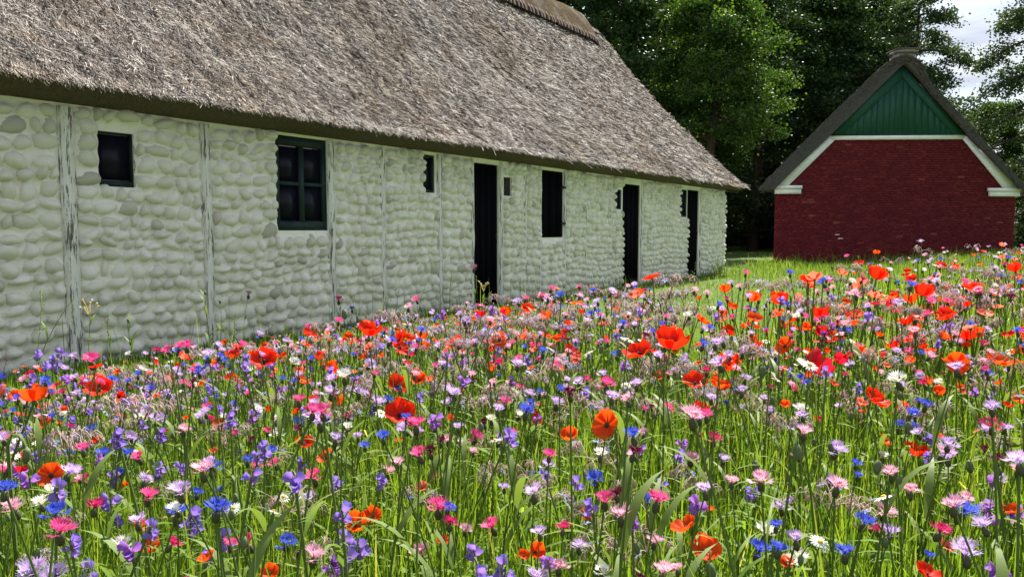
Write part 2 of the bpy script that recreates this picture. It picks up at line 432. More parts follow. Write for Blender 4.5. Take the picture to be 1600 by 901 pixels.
M['leaf_dark'] = leafy('leaves_deep_green', rnd_ramp([(0, (0.010, 0.026, 0.008)), (0.5, (0.019, 0.044, 0.010)), (1, (0.042, 0.08, 0.016))]), 0.25, 0.55, (1.3, 1.3, 0.5), 0.15)
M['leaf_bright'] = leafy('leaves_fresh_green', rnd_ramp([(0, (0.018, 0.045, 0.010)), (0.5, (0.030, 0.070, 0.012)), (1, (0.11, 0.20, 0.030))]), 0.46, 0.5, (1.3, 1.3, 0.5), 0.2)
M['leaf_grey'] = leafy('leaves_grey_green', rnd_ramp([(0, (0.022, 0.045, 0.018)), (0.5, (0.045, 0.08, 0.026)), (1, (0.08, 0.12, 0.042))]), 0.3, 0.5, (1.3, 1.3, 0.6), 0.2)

# ================================================================== GROUND
# the way the barn's long wall runs, its far corner on the ground, and the lie of the land
vp = ray(1590, 358); D2 = vp[:2] / np.linalg.norm(vp[:2])
ANG = math.atan2(D2[1], D2[0])
P1 = at_z(1130, 425)[:2]
LB = 27.0
P0 = P1 - D2 * LB
NV = np.array([-D2[1], D2[0]])                                     # into the barn
def barn_sy(x, y): return (x - P0[0]) * D2[0] + (y - P0[1]) * D2[1], (x - P0[0]) * NV[0] + (y - P0[1]) * NV[1]
def zg(x, y):
    """the meadow rises gently away from the barn"""
    x = np.asarray(x, float); y = np.asarray(y, float)
    t = np.clip((-barn_sy(x, y)[1] - 1.8) / 4.2, 0, 1); t = t * t * (3 - 2 * t)
    return .30 * t * np.clip((60 - np.hypot(x, y)) / 25, 0, 1) + .02 * (fbm(x * .9, y * .9, 3, 2) - .5)
def grid_sheet(name, xs, ys, z, mat, kind='structure', zf=None):
    X, Y = np.meshgrid(xs, ys)
    Z = np.full_like(X, z) if zf is None else zf(X, Y)
    nx, ny = len(xs), len(ys)
    i, j = np.meshgrid(np.arange(nx - 1), np.arange(ny - 1))
    a = (j * nx + i).ravel()
    me = np_mesh(name, np.stack([X, Y, Z], -1), [np.stack([a, a + 1, a + nx + 1, a + nx], -1)], mat, True)
    return tag(link(name, me), kind=kind)
gx = np.concatenate([[-1500, -300, -80], np.linspace(-30, 45, 151), [90, 300, 1500]])
gy = np.concatenate([[-300, -60], np.linspace(-8, 70, 157), [120, 400, 2500]])
grid_sheet('ground', gx, gy, 0, M['ground'], zf=lambda X, Y: zg(X, Y) - .012)

# ================================================================== BARN
def wall_sz(px, py):
    d = ray(px, py); c = np.array([0, 0, H])
    t = ((P0 - c[:2]) @ NV) / (d[:2] @ NV)
    p = c + d * t
    return (p[:2] - P0) @ D2, p[2]
def b2w(s, y, z=0.0):
    p = P0 + D2 * s + NV * y
    return np.array([p[0], p[1], z])
barn = link('thatched_barn', None, None, (P0[0], P0[1], 0), (0, 0, ANG))
tag(barn, 'long low white barn of limewashed fieldstones under a thick grey thatched roof', 'barn')
WH = 2.165; WD = 8.3
def op(x0, x1, y0, y1, xm=None):
    """opening from its picture edges"""
    s0, s1 = wall_sz(x0, (y0 + y1) / 2)[0], wall_sz(x1, (y0 + y1) / 2)[0]
    xm = (x0 + x1) / 2
    return [s0, s1, max(0, wall_sz(xm, y1)[1]), min(WH - 0.02, wall_sz(xm, y0)[1])]
OPEN = {'square': op(153, 209, 207, 292), 'casement': op(431, 511, 212, 360), 'slit': op(661, 679, 242, 301),
        'door1': op(740, 779, 256, 488), 'vent': op(787, 799, 277, 306), 'hatch': op(846, 880, 267, 371),
        'small': op(960, 971, 296, 327), 'door2': op(972, 999, 288, 455), 'shut': op(1062, 1072, 296, 339), 'door3': op(1073, 1091, 297, 435)}
for k in ('door1', 'door2', 'door3'): OPEN[k][2] = 0.0
OPEN['shut'][1] = OPEN['door3'][0] - 0.03
OPEN['small'][1] = OPEN['door2'][0] - 0.05
holes = list(OPEN.values())
POSTS = [(107, .125), (322, .11), (516.5, .10), (597, .085), (686, .08), (736.5, .07), (782, .07), (820, .055), (843, .06), (882, .06), (914, .06), (953, .06), (1002, .07), (1017, .05), (1042, .05), (1094, .07), (1106, .05)]
posts = [(wall_sz(px, 330)[0], w) for px, w in POSTS]
s_first = posts[0][0]
posts = [(s_first - 1.15 * k, 0.12) for k in range(8, 0, -1) if s_first - 1.15 * k > 0.3] + posts
# --- stones
def in_hole(s, z, m=0.0):
    r = np.zeros(np.shape(s), bool)
    for a, b, c, d in holes: r |= (s > a - m) & (s < b + m) & (z > c - m) & (z < d + m)
    return r
stones = []      # s, z, half width, half height, depth, rot
edges = [0.05] + [p[0] for p in posts] + [LB - 0.0]
wids = [0.05] + [p[1] for p in posts] + [0.0]
for k in range(len(edges) - 1):
    a, b = edges[k] + wids[k] / 2, edges[k + 1] - wids[k + 1] / 2
    if b - a < 0.08: continue
    rows_ = rng.uniform(.75, 1.3, 18); rows_ *= (WH - .035) / rows_.sum(); z = 0.025
    for hgt in rows_:
        iv = [(a, b)]
        for (h0, h1, h2, h3) in holes:
            if h2 < z + hgt * .95 and h3 > z + hgt * .05:
                nv_ = []
                for (p, q) in iv:
                    if h1 <= p or h0 >= q: nv_.append((p, q))
                    else:
                        if h0 - p > .07: nv_.append((p, h0 + rng.uniform(0, .012)))
                        if q - h1 > .07: nv_.append((h1 - rng.uniform(0, .006), q))
                iv = nv_
        for (p, q) in iv:
            n_ = max(1, int(round((q - p) / .146))); w_ = rng.uniform(.55, 1.6, n_); w_ *= (q - p) / w_.sum(); s = p
            for wd in w_:
                wd2 = min(wd, hgt * 1.9)
                cs, cz = s + wd / 2, z + hgt / 2 + rng.uniform(-.020, .020) + .026 * math.sin(s * 3.1)
                if wd > .05 and cz < WH - .02: stones.append((cs, cz, wd2 * .5 * rng.uniform(.95, 1.08), hgt * .5 * rng.uniform(.92, 1.16), rng.uniform(.064, .104) * (.75 if wd2 < .09 else 1), rng.normal(0, .24)))
                s += wd
        z += hgt
stones = np.array(stones)
# --- wall skin: fine grid with fillets of limewash drawn up round every stone
def lines(lo, hi, step, extra):
    g = np.arange(lo, hi + step * .5, step); g[-1] = hi
    e = np.array([x for x in extra if lo < x < hi])
    keep = np.ones(len(g), bool)
    for x in e: keep &= np.abs(g - x) > step * 0.45
    keep[0] = keep[-1] = True
    return np.sort(np.concatenate([g[keep], e]))
XS = np.concatenate([np.linspace(0, 8, 60)[:-1], lines(8.0, LB, 0.026, [v for h in holes for v in h[:2]])])
ZS = lines(-0.02, WH, 0.022, [v for h in holes for v in h[2:] if v > 0.01])
GX, GZ = np.meshgrid(XS, ZS)
hgt = 0.010 * (fbm(GX * 4, GZ * 4, 11) - 0.5) + 0.006 * (fbm(GX * 22, GZ * 22, 12) - .5)
for (cs, cz, a, b, dp, ro) in stones:
    i0, i1 = np.searchsorted(XS, [cs - a * 1.6, cs + a * 1.6]); j0, j1 = np.searchsorted(ZS, [cz - a * 1.6, cz + a * 1.6])
    if i1 <= i0 or j1 <= j0: continue
    dx, dz = GX[j0:j1, i0:i1] - cs, GZ[j0:j1, i0:i1] - cz
    c_, s_ = math.cos(ro), math.sin(ro)
    u, v = (dx * c_ + dz * s_) / a, (-dx * s_ + dz * c_) / b
    r = np.sqrt(u * u + v * v)
    hgt[j0:j1, i0:i1] = np.maximum(hgt[j0:j1, i0:i1], dp * 0.55 * np.clip((1.40 - r) / 0.60, 0, 1) ** 1.7 - 0.006)
for p, wd in posts:
    i0, i1 = np.searchsorted(XS, [p - wd * .62, p + wd * .62]); hgt[:, i0:i1] = np.minimum(hgt[:, i0:i1], 0.006)
V = np.stack([GX, -hgt, GZ], -1).reshape(-1, 3)
nx, nz = len(XS), len(ZS)
i, j = np.meshgrid(np.arange(nx - 1), np.arange(nz - 1))
cxs, czs = (XS[i] + XS[i + 1]) / 2, (ZS[j] + ZS[j + 1]) / 2
ok = ~in_hole(cxs, czs).ravel()
a = (j * nx + i).ravel()[ok]
Qf = np.stack([a, a + 1, a + nx + 1, a + nx], -1)
wb = MB(); wb.add(V, Qf)
for (a0, a1, c0, c1) in holes:                                      # reveals
    y1 = 0.24
    wb.add([(a0, 0, c0), (a0, 0, c1), (a0, y1, c1), (a0, y1, c0)], [(0, 1, 2, 3)])
    wb.add([(a1, 0, c0), (a1, y1, c0), (a1, y1, c1), (a1, 0, c1)], [(0, 1, 2, 3)])
    wb.add([(a0, 0, c1), (a1, 0, c1), (a1, y1, c1), (a0, y1, c1)], [(0, 1, 2, 3)])
    wb.add([(a0, 0, c0), (a0, y1, c0), (a1, y1, c0), (a1, 0, c0)], [(0, 1, 2, 3)])
ET = 7.07; GS = 4.59
def roof_z(y): yy = np.asarray(y) + 0.42; return 2.30 + yy * (0.79 + 0.0555 * yy)
RZ = float(roof_z(WD / 2)) 
# back, ends with gables, inner backing
for xx in (0.0, LB):
    g = [(0, -0.02), (WD, -0.02), (WD, WH)] + [(y, float(roof_z(min(y, WD - y))) - 0.30) for y in np.linspace(WD - .3, .3, 12)] + [(0, WH)]
    n = len(g); wb.add([(xx, y, z) for y, z in g], None, [(0, k, k + 1) for k in range(1, n - 1)])
wb.add([(0, WD, -.02), (LB, WD, -.02), (LB, WD, WH), (0, WD, WH)], [(0, 1, 2, 3)])
Vw, Qw, Tw, aw = wb.arrays()
wall = link('wall', np_mesh('barn_wall', Vw, [Qw, Tw], M['lime'], True), barn)
sb = MB(); sb.box(0.05, LB - .05, 0.25, 0.30, 0.0, WH - .02); sb.box(0.05, LB - .05, 0.28, WD - .3, 0.005, 0.02)
link('inner_lining', sb.mesh('inner_lining', M['dark_int']), barn)

def stone_mesh(seed, seg=10, rings=4):
    r_ = np.random.default_rng(seed); ph = r_.uniform(0, 6.28, 6); V = [(0, 0, 0)]
    V = []
    for k in range(rings):
        t = (k / (rings)) * math.pi / 2
        pw = 0.92
        for j in range(seg):
            an = 2 * math.pi * j / seg
            q = 1 + .10 * math.sin(2 * an + ph[0]) + .07 * math.sin(3 * an + ph[1]) + .03 * math.sin(5 * an + ph[2])
            rr = math.cos(t) ** pw * q
            V.append((rr * math.cos(an), -(math.sin(t) ** .9) * (1 + .10 * math.sin(an + ph[3])), rr * math.sin(an)))
    V.append((0.05 * math.sin(ph[4]), -1.0, 0.0))
    Q = [(k * seg + j, k * seg + (j + 1) % seg, (k + 1) * seg + (j + 1) % seg, (k + 1) * seg + j) for k in range(rings - 1) for j in range(seg)]
    T = [((rings - 1) * seg + j, (rings - 1) * seg + (j + 1) % seg, len(V) - 1) for j in range(seg)]
    return np.array(V), np.array(Q), np.array(T), np.zeros(len(V))
SB = [stone_mesh(100 + k) for k in range(12)]
SM = [np_mesh('fieldstone', b[0], [b[1], b[2]], M['stone'], True) for b in SB]
camS = (np.array([0, 0]) - P0) @ D2
vis = stones[:, 0] > wall_sz(-12, 330)[0]
order = np.argsort(np.where(vis, np.abs(stones[:, 0] - camS) * -1 + 0, 1e9) * -1 if False else np.where(vis, stones[:, 0], 1e9 - stones[:, 0]))
single = set(order[:300].tolist())
for k in order[:300]:
    cs, cz, a, b, dp, ro = stones[k]
    link('stone', SM[k % 12], wall, (cs, 0.004, cz), (0, -ro, 0), (a, dp, b))
rest = [k for k in range(len(stones)) if k not in single]
sv_, sq_, st_, sa_ = [], [], [], []; n0 = 0
for m in range(12):
    ks = np.array([k for k in rest if k % 12 == m])
    if len(ks) == 0: continue
    S = stones[ks]; c_, s_ = np.cos(S[:, 5]), np.sin(S[:, 5]); z0 = np.zeros(len(S))
    # rotate about y after scaling
    Mx = np.stack([np.stack([c_ * S[:, 2], z0, -s_ * S[:, 3]], -1), np.stack([z0, S[:, 4], z0], -1), np.stack([s_ * S[:, 2], z0, c_ * S[:, 3]], -1)], -2)
    v, q, t, aa, _ = scatter(SB[m], Mx, np.stack([S[:, 0], np.full(len(S), .004), S[:, 1]], -1), rng.random(len(S)))
    sv_.append(v); sq_.append(q + n0); st_.append(t + n0); sa_.append(aa); n0 += len(v)
o = link('stones', np_mesh('stones', np.concatenate(sv_), [np.concatenate(sq_), np.concatenate(st_)], M['stone_j'], True, {'rnd': np.concatenate(sa_)}), wall)
tag(o, kind='stuff')
# corner stones seen in profile on the far end
cb = []
for z in np.arange(0.08, WH - .05, 0.118):
    for y in (0.05, 0.22, 0.40):
        cb.append((LB + 0.0, y + rng.uniform(-.02, .02), z + rng.uniform(-.01, .01), rng.uniform(.06, .09), rng.uniform(.05, .062), rng.uniform(.045, .07)))
cm = MB()
for (x, y, z, a, b, dp) in cb: cm.ellipsoid((x, y, z), (dp, a, b), None, 9, 6, rng.random())
tag(link('corner_stones', cm.mesh('corner_stones', M['stone_j'], True), wall), kind='stuff')
# --- posts
for k, (p, wd) in enumerate(posts):
    zs = np.linspace(0.0, WH - 0.015, 26)
    l = p - wd / 2 + 0.010 * (vnoise(zs * 5, zs * 0 + k, 5) - .5); r = p + wd / 2 + 0.010 * (vnoise(zs * 5, zs * 0 + k, 6) - .5)
    f = -0.026 - 0.008 * vnoise(zs * 3, zs * 0 + k, 7)
    V = np.stack([np.stack([l, f * 0, zs], -1), np.stack([l + .006, f, zs], -1), np.stack([r - .006, f, zs], -1), np.stack([r, f * 0, zs], -1)], 1).reshape(-1, 3)
    m = MB(); Q = [(q * 4 + c, q * 4 + c + 1, q * 4 + c + 5, q * 4 + c + 4) for q in range(25) for c in range(3)]
    m.add(V, Q)
    link('timber_post', m.mesh('timber_post', M['peel']), wall)
# --- wall plate under the eave
m = MB(); m.box(0, LB, -0.012, 0.10, WH - 0.004, WH + 0.03)
link('wall_plate', m.mesh('wall_plate', M['lime']), barn)
# --- windows, doors, hatches
def frame_window(name, o, fw, cols, rows, depth=0.06, mat='green_frame', glass='glass', bottom=None, rowpos=None, top=None):
    a0, a1, c0, c1 = o; m = MB(); e = 0.003
    bt = bottom or fw; tp = top or fw
    m.box(a0 + e, a1 - e, depth, depth + .06, c0 + e, c0 + bt); m.box(a0 + e, a1 - e, depth, depth + .06, c1 - tp, c1 - e)
    m.box(a0 + e, a0 + fw, depth, depth + .06, c0 + bt, c1 - tp); m.box(a1 - fw, a1 - e, depth, depth + .06, c0 + bt, c1 - tp)
    f = link(name, m.mesh(name + '_frame', M[mat]), wall)
    xs = np.linspace(a0 + fw, a1 - fw, cols + 1); zs = [c0 + bt] + ([c0 + (c1 - c0) * r for r in (rowpos or [])] if rowpos else list(np.linspace(c0 + bt, c1 - tp, rows + 1)[1:-1])) + [c1 - tp]
    for x in xs[1:-1]:
        b = MB(); b.box(x - .028, x + .028, depth - .006, depth + .055, c0 + bt, c1 - tp); link('mullion', b.mesh('mullion', M[mat]), f)
    for z in zs[1:-1]:
        for q in range(cols):
            b = MB(); b.box(xs[q] + (.028 if q else 0), xs[q + 1] - (.028 if q < cols - 1 else 0), depth - .002, depth + .05, z - .02, z + .02); link('glazing_bar', b.mesh('glazing_bar', M[mat]), f)
    for q in range(cols):
        for r in range(len(zs) - 1):
            b = MB(); b.box(xs[q] + .01, xs[q + 1] - .01, depth + .03, depth + .036, zs[r] + .01, zs[r + 1] - .01); link('pane', b.mesh('pane', M[glass]), f)
    return f
frame_window('window', OPEN['square'], 0.012, 1, 1, 0.012, bottom=0.05)
frame_window('window', OPEN['casement'], 0.055, 2, 2, 0.012, bottom=0.10, rowpos=[0.50], top=0.10)
frame_window('window', OPEN['slit'], 0.03, 1, 1, 0.012)
frame_window('window', OPEN['small'], 0.022, 1, 1, 0.012)
frame_window('window', OPEN['shut'], 0.035, 1, 1, 0.012)
m = MB(); a0, a1, c0, c1 = OPEN['vent']; m.box(a0 + .003, a1 - .003, .025, .04, c0 + .003, c1 - .003); link('vent', m.mesh('vent', M['dark_int']), wall)
def plank_door(name, o, depth, n):
    a0, a1, c0, c1 = o; xs = np.linspace(a0 + .004, a1 - .004, n + 1)
    d = link(name, (lambda b: (b.box(a0 + .004, a1 - .004, depth + .03, depth + .05, c0 + .004, c1 - .004), b.mesh(name + '_core', M['door_black']))[1])(MB()), wall)
    for k in range(n):
        b = MB(); b.box(xs[k] + .003, xs[k + 1] - .003, depth + rng.uniform(0, .006), depth + .03, c0 + .01, c1 - .006); link('plank', b.mesh('door_plank', M['door_black']), d)
    return d
for k, n in (('door1', 4), ('door2', 4), ('door3', 4)):
    d = plank_door('door', OPEN[k], 0.022, n)
    a0, a1, c0, c1 = OPEN[k]
    b = MB(); b.box(a1 - .06, a1 - .045, .004, .021, 1.0, 1.09); link('latch', b.mesh('latch', M['iron']), d)
d = plank_door('hatch', OPEN['hatch'], 0.015, 3)
a0, a1, c0, c1 = OPEN['hatch']
for z in (c0 + .24, c1 - .26):
    b = MB(); b.box(a1 - .10, a1 + .02, -.045, .013, z - .02, z + .02); link('hinge', b.mesh('hinge', M['iron']), d)

# ================================================================== BARN ROOF
OV = 0.42
ys = np.concatenate([[-OV], np.linspace(-OV, WD / 2, 118)[1:]])
xs = np.concatenate([np.linspace(-.6, 8, 50)[:-1], np.linspace(8, LB + .52, 330)])
X, Y = np.meshgrid(xs, ys)
def surf_off(X, Y):      # relief of the thatch, along the slope normal
    return 0.075 * (fbm(X * .8, Y * .8, 21) - .5) + 0.05 * (fbm(X * 5, Y * 2.2, 22) - .5) + 0.045 * (fbm(X * 13, Y * 6, 23, 3) - .5)
def roof_pt(X, Y, off=0.0):
    k = 0.80 + 2 * 0.0555 * (Y + OV); nn = np.sqrt(1 + k * k)
    e = surf_off(X, Y) * np.clip((Y + OV) / .12, .35, 1) + off
    return np.stack([X + 0.0 * Y, Y - k / nn * e, roof_z(Y) + e / nn], -1)
RV = roof_pt(X, Y); nx, ny = len(xs), len(ys)
i, j = np.meshgrid(np.arange(nx - 1), np.arange(ny - 1)); a = (j * nx + i).ravel()
rb = MB(); rb.add(RV, np.stack([a, a + 1, a + nx + 1, a + nx], -1))
# back slope, coarse
yb = np.linspace(WD / 2, WD + OV, 20); Xb, Yb = np.meshgrid(np.linspace(-.6, LB + .52, 60), yb)
i, j = np.meshgrid(np.arange(59), np.arange(19)); a = (j * 60 + i).ravel()
rb.add(np.stack([Xb, Yb, roof_z(WD - Yb)], -1), np.stack([a, a + 1, a + 61, a + 60], -1))
roof = link('roof', np_mesh('barn_roof', *(lambda A: (A[0], [A[1], A[2]]))(rb.arrays()), M['thatch'], True), barn)
# eave: cut face and underside, far verge end
eb = MB()
xe = np.linspace(-.6, LB + .52, 500)
top = RV[0]; topi = np.stack([np.interp(xe, xs, top[:, k]) for k in range(3)], -1); topi[:, 2] -= .004; topi[:, 1] += .006
low = np.stack([xe, np.full_like(xe, -0.30), 2.225 + 0.02 * (fbm(xe * 6, xe * 0, 31) - .5)], -1)
inn = np.stack([xe, np.full_like(xe, 0.06), np.full_like(xe, 2.16)], -1)
n = len(xe); V = np.concatenate([topi, low, inn])
Q = [(k, k + n, k + n + 1, k + 1) for k in range(n - 1)] + [(k + n, k + 2 * n, k + 2 * n + 1, k + n + 1) for k in range(n - 1)]
eb.add(V, Q)
for xv, fl in ((LB + .515, 1), (-.595, -1)):                       # verge faces (front and back slope) and their undersides
    for mir in (0, 1):
        yy = np.linspace(-OV, WD / 2, 30)
        o_ = np.stack([np.full(30, xv), WD - yy if mir else yy, roof_z(yy) - .0], -1)
        q_ = np.stack([np.full(30, xv), WD - (yy + .25) if mir else np.minimum(yy + .25, WD / 2), np.maximum(roof_z(yy) - .20, 2.12)], -1)
        q2 = q_.copy(); q2[:, 0] -= fl * .7
        eb.add(np.concatenate([o_, q_, q2]), [(k, k + 30, k + 31, k + 1) for k in range(29)] + [(k + 30, k + 60, k + 61, k + 31) for k in range(29)])
link('roof_underside', eb.mesh('roof_underside', M['soffit']), barn)
# loose straws lying on the thatch
NS = 250000
cand = rng.random((NS * 3, 2))
sx = 8.3 + cand[:, 0] * (LB + .5 - 8.3); sy = -OV - .03 + cand[:, 1] ** .95 * (WD / 2 + OV)
wp = b2w(0, 0)[None] + 0; 
wx = P0[0] + D2[0] * sx + NV[0] * sy; wy = P0[1] + D2[1] * sx + NV[1] * sy
dist = np.sqrt(wx ** 2 + wy ** 2 + (roof_z(sy) - H) ** 2)
pr = np.clip(7.0 / dist, 0, 1) ** 1.3
kk = np.where(rng.random(NS * 3) < pr)[0][:NS]
sx, sy, dist = sx[kk], sy[kk], dist[kk]; n = len(kk)
k_ = 0.80 + 2 * .0555 * (sy + OV); nn = np.sqrt(1 + k_ ** 2)
dn = np.stack([np.zeros(n), -1 / nn, -k_ / nn], -1)                 # down the slope
ax = np.tile([1.0, 0, 0], (n, 1)); nr = np.stack([np.zeros(n), -k_ / nn, 1 / nn], -1)
loose = rng.random(n) < .08
an = np.where(loose, rng.normal(0, .9, n), rng.normal(0, .24, n))
tilt = np.where(loose, rng.normal(.10, .16, n), rng.uniform(.04, .42, n))
dv = dn * np.cos(an)[:, None] + ax * np.sin(an)[:, None]
dv = dv * np.cos(tilt)[:, None] + nr * np.sin(tilt)[:, None]
sd = np.cross(dv, nr); sd /= np.linalg.norm(sd, axis=1)[:, None]
roll = rng.normal(0, .5, n)[:, None]; sd = sd * np.cos(roll) + np.cross(dv, sd) * np.sin(roll)
ln = rng.uniform(.03, .085, n) * np.clip(dist / 8, 1, 2.0) * np.where(loose, 1.9, 1); wd = rng.uniform(.0014, .0032, n) * np.clip(dist / 7, 1, 2.6)
b0 = roof_pt(sx, sy, 0.002) + nr * 0
# clumps: straws share height and tone in small bundles
cl = vnoise(sx * 12, sy * 5, 41)
tip = b0 + dv * ln[:, None] + nr * (0.012 * (cl - .4))[:, None]
V = np.stack([b0 - sd * wd[:, None], b0 + sd * wd[:, None], tip + sd * wd[:, None] * .6, tip - sd * wd[:, None] * .6], 1).reshape(-1, 3)
rn = np.clip(.46 + 1.1 * (fbm(sx * 11, sy * 5, 42, 3) - .5) + rng.normal(0, .20, n) + np.where(loose, .30, 0), 0, 1)
o = link('straw', np_mesh('straw', V, [np.arange(4 * n).reshape(-1, 4)], M['straw'], False, {'rnd': np.repeat(rn, 4)}), roof)
tag(o, kind='stuff')
# fringe of straws hanging over the eave
n = 26000
fx = rng.uniform(8.3, LB + .5, n); fy = -OV + rng.uniform(-.02, .10, n)
b0 = roof_pt(fx, fy, rng.uniform(-.03, .012, n)); dv = np.stack([rng.normal(.0, .28, n), -np.ones(n) * .78, -.66 + rng.normal(0, .22, n)], -1); dv /= np.linalg.norm(dv, axis=1)[:, None]
ln = rng.uniform(.02, .075, n) * (1 + 0.7 * (fbm(fx * 7, fx * 0, 51) - .5)); sd = np.cross(dv, [[0, -.6, .8]]); wdt = rng.uniform(.0018, .004, n) * np.clip((fx - 6) / 6, 1, 2)
V = np.stack([b0 - sd * wdt[:, None], b0 + sd * wdt[:, None], b0 + dv * ln[:, None] + sd * wdt[:, None] * .4, b0 + dv * ln[:, None] - sd * wdt[:, None] * .4], 1).reshape(-1, 3)
o = link('eave_fringe', np_mesh('eave_fringe', V, [np.arange(4 * n).reshape(-1, 4)], M['straw'], False, {'rnd': np.repeat(np.clip(rng.normal(.55, .22, n), 0, 1), 4)}), roof)
tag(o, kind='stuff')
# ridge cap: turf and straw saddle with a stitched lower edge
xr = np.linspace(-.4, LB - .35, 240)
prof = [(-.62, -.62), (-.50, -.40), (-.34, -.12), (-.18, .10), (0, .17), (.18, .10), (.34, -.12), (.50, -.40), (.62, -.62)]
V = []
for x in xr:
    for (py_, pz_) in prof:
        q = .07 * (float(vnoise(np.array(x * 2.5), np.array(py_ * 3.0), 61)) - .5)
        V.append((x, WD / 2 + py_ * (1 + .2 * q), RZ + pz_ * 1.12 + .06 + q - .22 * max(0, (x - (LB - .9)) / .6) ** 2))
a, b = np.meshgrid(np.arange(239), np.arange(8), indexing='ij'); a = (a * 9 + b).ravel()
cp = MB(); cp.add(V, np.stack([a, a + 1, a + 10, a + 9], -1))
e0 = 239 * 9; cp.add([V[e0 + k] for k in range(9)], None, [(0, k, k + 1) for k in range(1, 8)])
cap = link('ridge_cap', cp.mesh('ridge_cap', M['moss'], True), roof)
for x in np.arange(LB - 14, LB - .4, .17):
    t_ = MB(); xx = x + rng.uniform(-.03, .03); zz = RZ - .60 - .22 * max(0, (xx - (LB - .9)) / .6) ** 2
    t_.tube([(xx - .05, WD / 2 - .66, zz - .09), (xx, WD / 2 - .60, zz + .03), (xx + .05, WD / 2 - .50, zz + .16)], .032, 5)
    link('straw_roll', t_.mesh('straw_roll', M['soffit'], True), cap)

# ================================================================== RED HOUSE
HY = float(at_z(1207, 410)[1])
def hp(px, py): p = at_y(px, py, HY); return p[0], p[2]
hx0 = hp(1208.5, 400)[0]; hx1 = hp(1582, 400)[0]; hxc = (hp(1408, 100)[0])
GD = np.array([math.sin(R(30.0)), math.cos(R(30.0))]); HL = 10.0
house = link('red_brick_house', None, None, (hxc, HY, 0))
tag(house, 'dark red brick house with green boarded gable, white trim and a thatched roof', 'house')
def hl(px, py): x, z = hp(px, py); return x - hxc, z
LX0, LX1 = hx0 - hxc, hx1 - hxc
zt = hl(1400, 214)[1]; ze = hl(1230, 300)[1]
A, B = hl(1297, 214), hl(1508, 213); E0, E1 = hl(1213, 296), hl(1588, 298)
outline = [(LX0, 0), (LX1, 0), (LX1, E1[1]), (B[0], zt), (A[0], zt), (LX0, E0[1])]
def shear(x, y): return (x + y * GD[0] / GD[1], y)
m = MB()
for o2 in (outline,):
    n = len(o2)
    V = [(x, 0.012, z) for x, z in o2] + [(x + HL * GD[0], HL * GD[1], z) for x, z in o2]
    m.add(V, [(k, (k + 1) % n, (k + 1) % n + n, k + n) for k in range(n)], [(0, k, k + 1) for k in range(1, n - 1)] + [(n, n + k + 1, n + k) for k in range(1, n - 1)])
hwall = link('wall', m.mesh('house_wall', M['mortar_red']), house)
ch, blen = 0.078, 0.245
bricks = []
row = 0; z = 0.01
while z < zt - .03:
    zc = z + ch / 2
    def xlim(zz):
        if zz < E0[1]: l = LX0
        else: l = LX0 + (A[0] - LX0) * (zz - E0[1]) / (zt - E0[1])
        r = LX1 if zz < E1[1] else LX1 + (B[0] - LX1) * (zz - E1[1]) / (zt - E1[1])
        return l + .003, r - .003
    l, r = xlim(min(z + ch, zt)); x = LX0 - (blen / 2 if row % 2 else 0) - (.06 if row % 3 == 2 else 0)
    while x < r:
        x0, x1 = max(x + .006, l), min(x + blen - .006, r)
        if x1 - x0 > .05: bricks.append((x0, x1, z + .005, z + ch - .006, rng.uniform(-.003, .003)))
        x += blen
    z += ch; row += 1
bricks = np.array(bricks)
BM = MB(); BM.box(-.5, .5, -.003, .02, -.5, .5); brick_shapes = {}
def brick_mesh(w_, h_):
    k_ = (round(w_, 3), round(h_, 3))
    if k_ not in brick_shapes: q_ = MB(); q_.box(-w_ / 2, w_ / 2, -.003, .02, -h_ / 2, h_ / 2); brick_shapes[k_] = q_.mesh('brick', M['brick'])
    return brick_shapes[k_]
pick = np.argsort(np.hypot((bricks[:, 0] + bricks[:, 1]) / 2 + hxc, bricks[:, 2] * 0.2))[:300]
ps = set(pick.tolist())
for k in pick:
    x0, x1, z0, z1, dy = bricks[k]
    link('brick', brick_mesh(x1 - x0, z1 - z0), hwall, ((x0 + x1) / 2, dy, (z0 + z1) / 2))
ks = np.array([k for k in range(len(bricks)) if k not in ps]); Bk = bricks[ks]
Mx = np.zeros((len(ks), 3, 3)); Mx[:, 0, 0] = Bk[:, 1] - Bk[:, 0]; Mx[:, 1, 1] = 1; Mx[:, 2, 2] = Bk[:, 3] - Bk[:, 2]
v, q, t, aa, _ = scatter(BM.arrays(), Mx, np.stack([(Bk[:, 0] + Bk[:, 1]) / 2, Bk[:, 4], (Bk[:, 2] + Bk[:, 3]) / 2], -1), rng.random(len(ks)))
tag(link('bricks', np_mesh('bricks', v, [q], M['brick_j'], False, {'rnd': aa}), hwall), kind='stuff')
# chipped spots showing pale mortar
for (px, py, ww) in ((1308, 366.5, .16), (1313, 372.5, .18), (1438, 376, .30)):
    x, z = hl(px, py); m = MB(); m.prism([(x - ww / 2, z - .008), (x - ww * .2, z - .016), (x + ww / 2, z - .010), (x + ww * .45, z + .010), (x - ww * .1, z + .014), (x - ww / 2, z + .008)], -.018, 0.0)
    link('pale_patch', m.mesh('pale_patch', M['white_trim']), hwall)
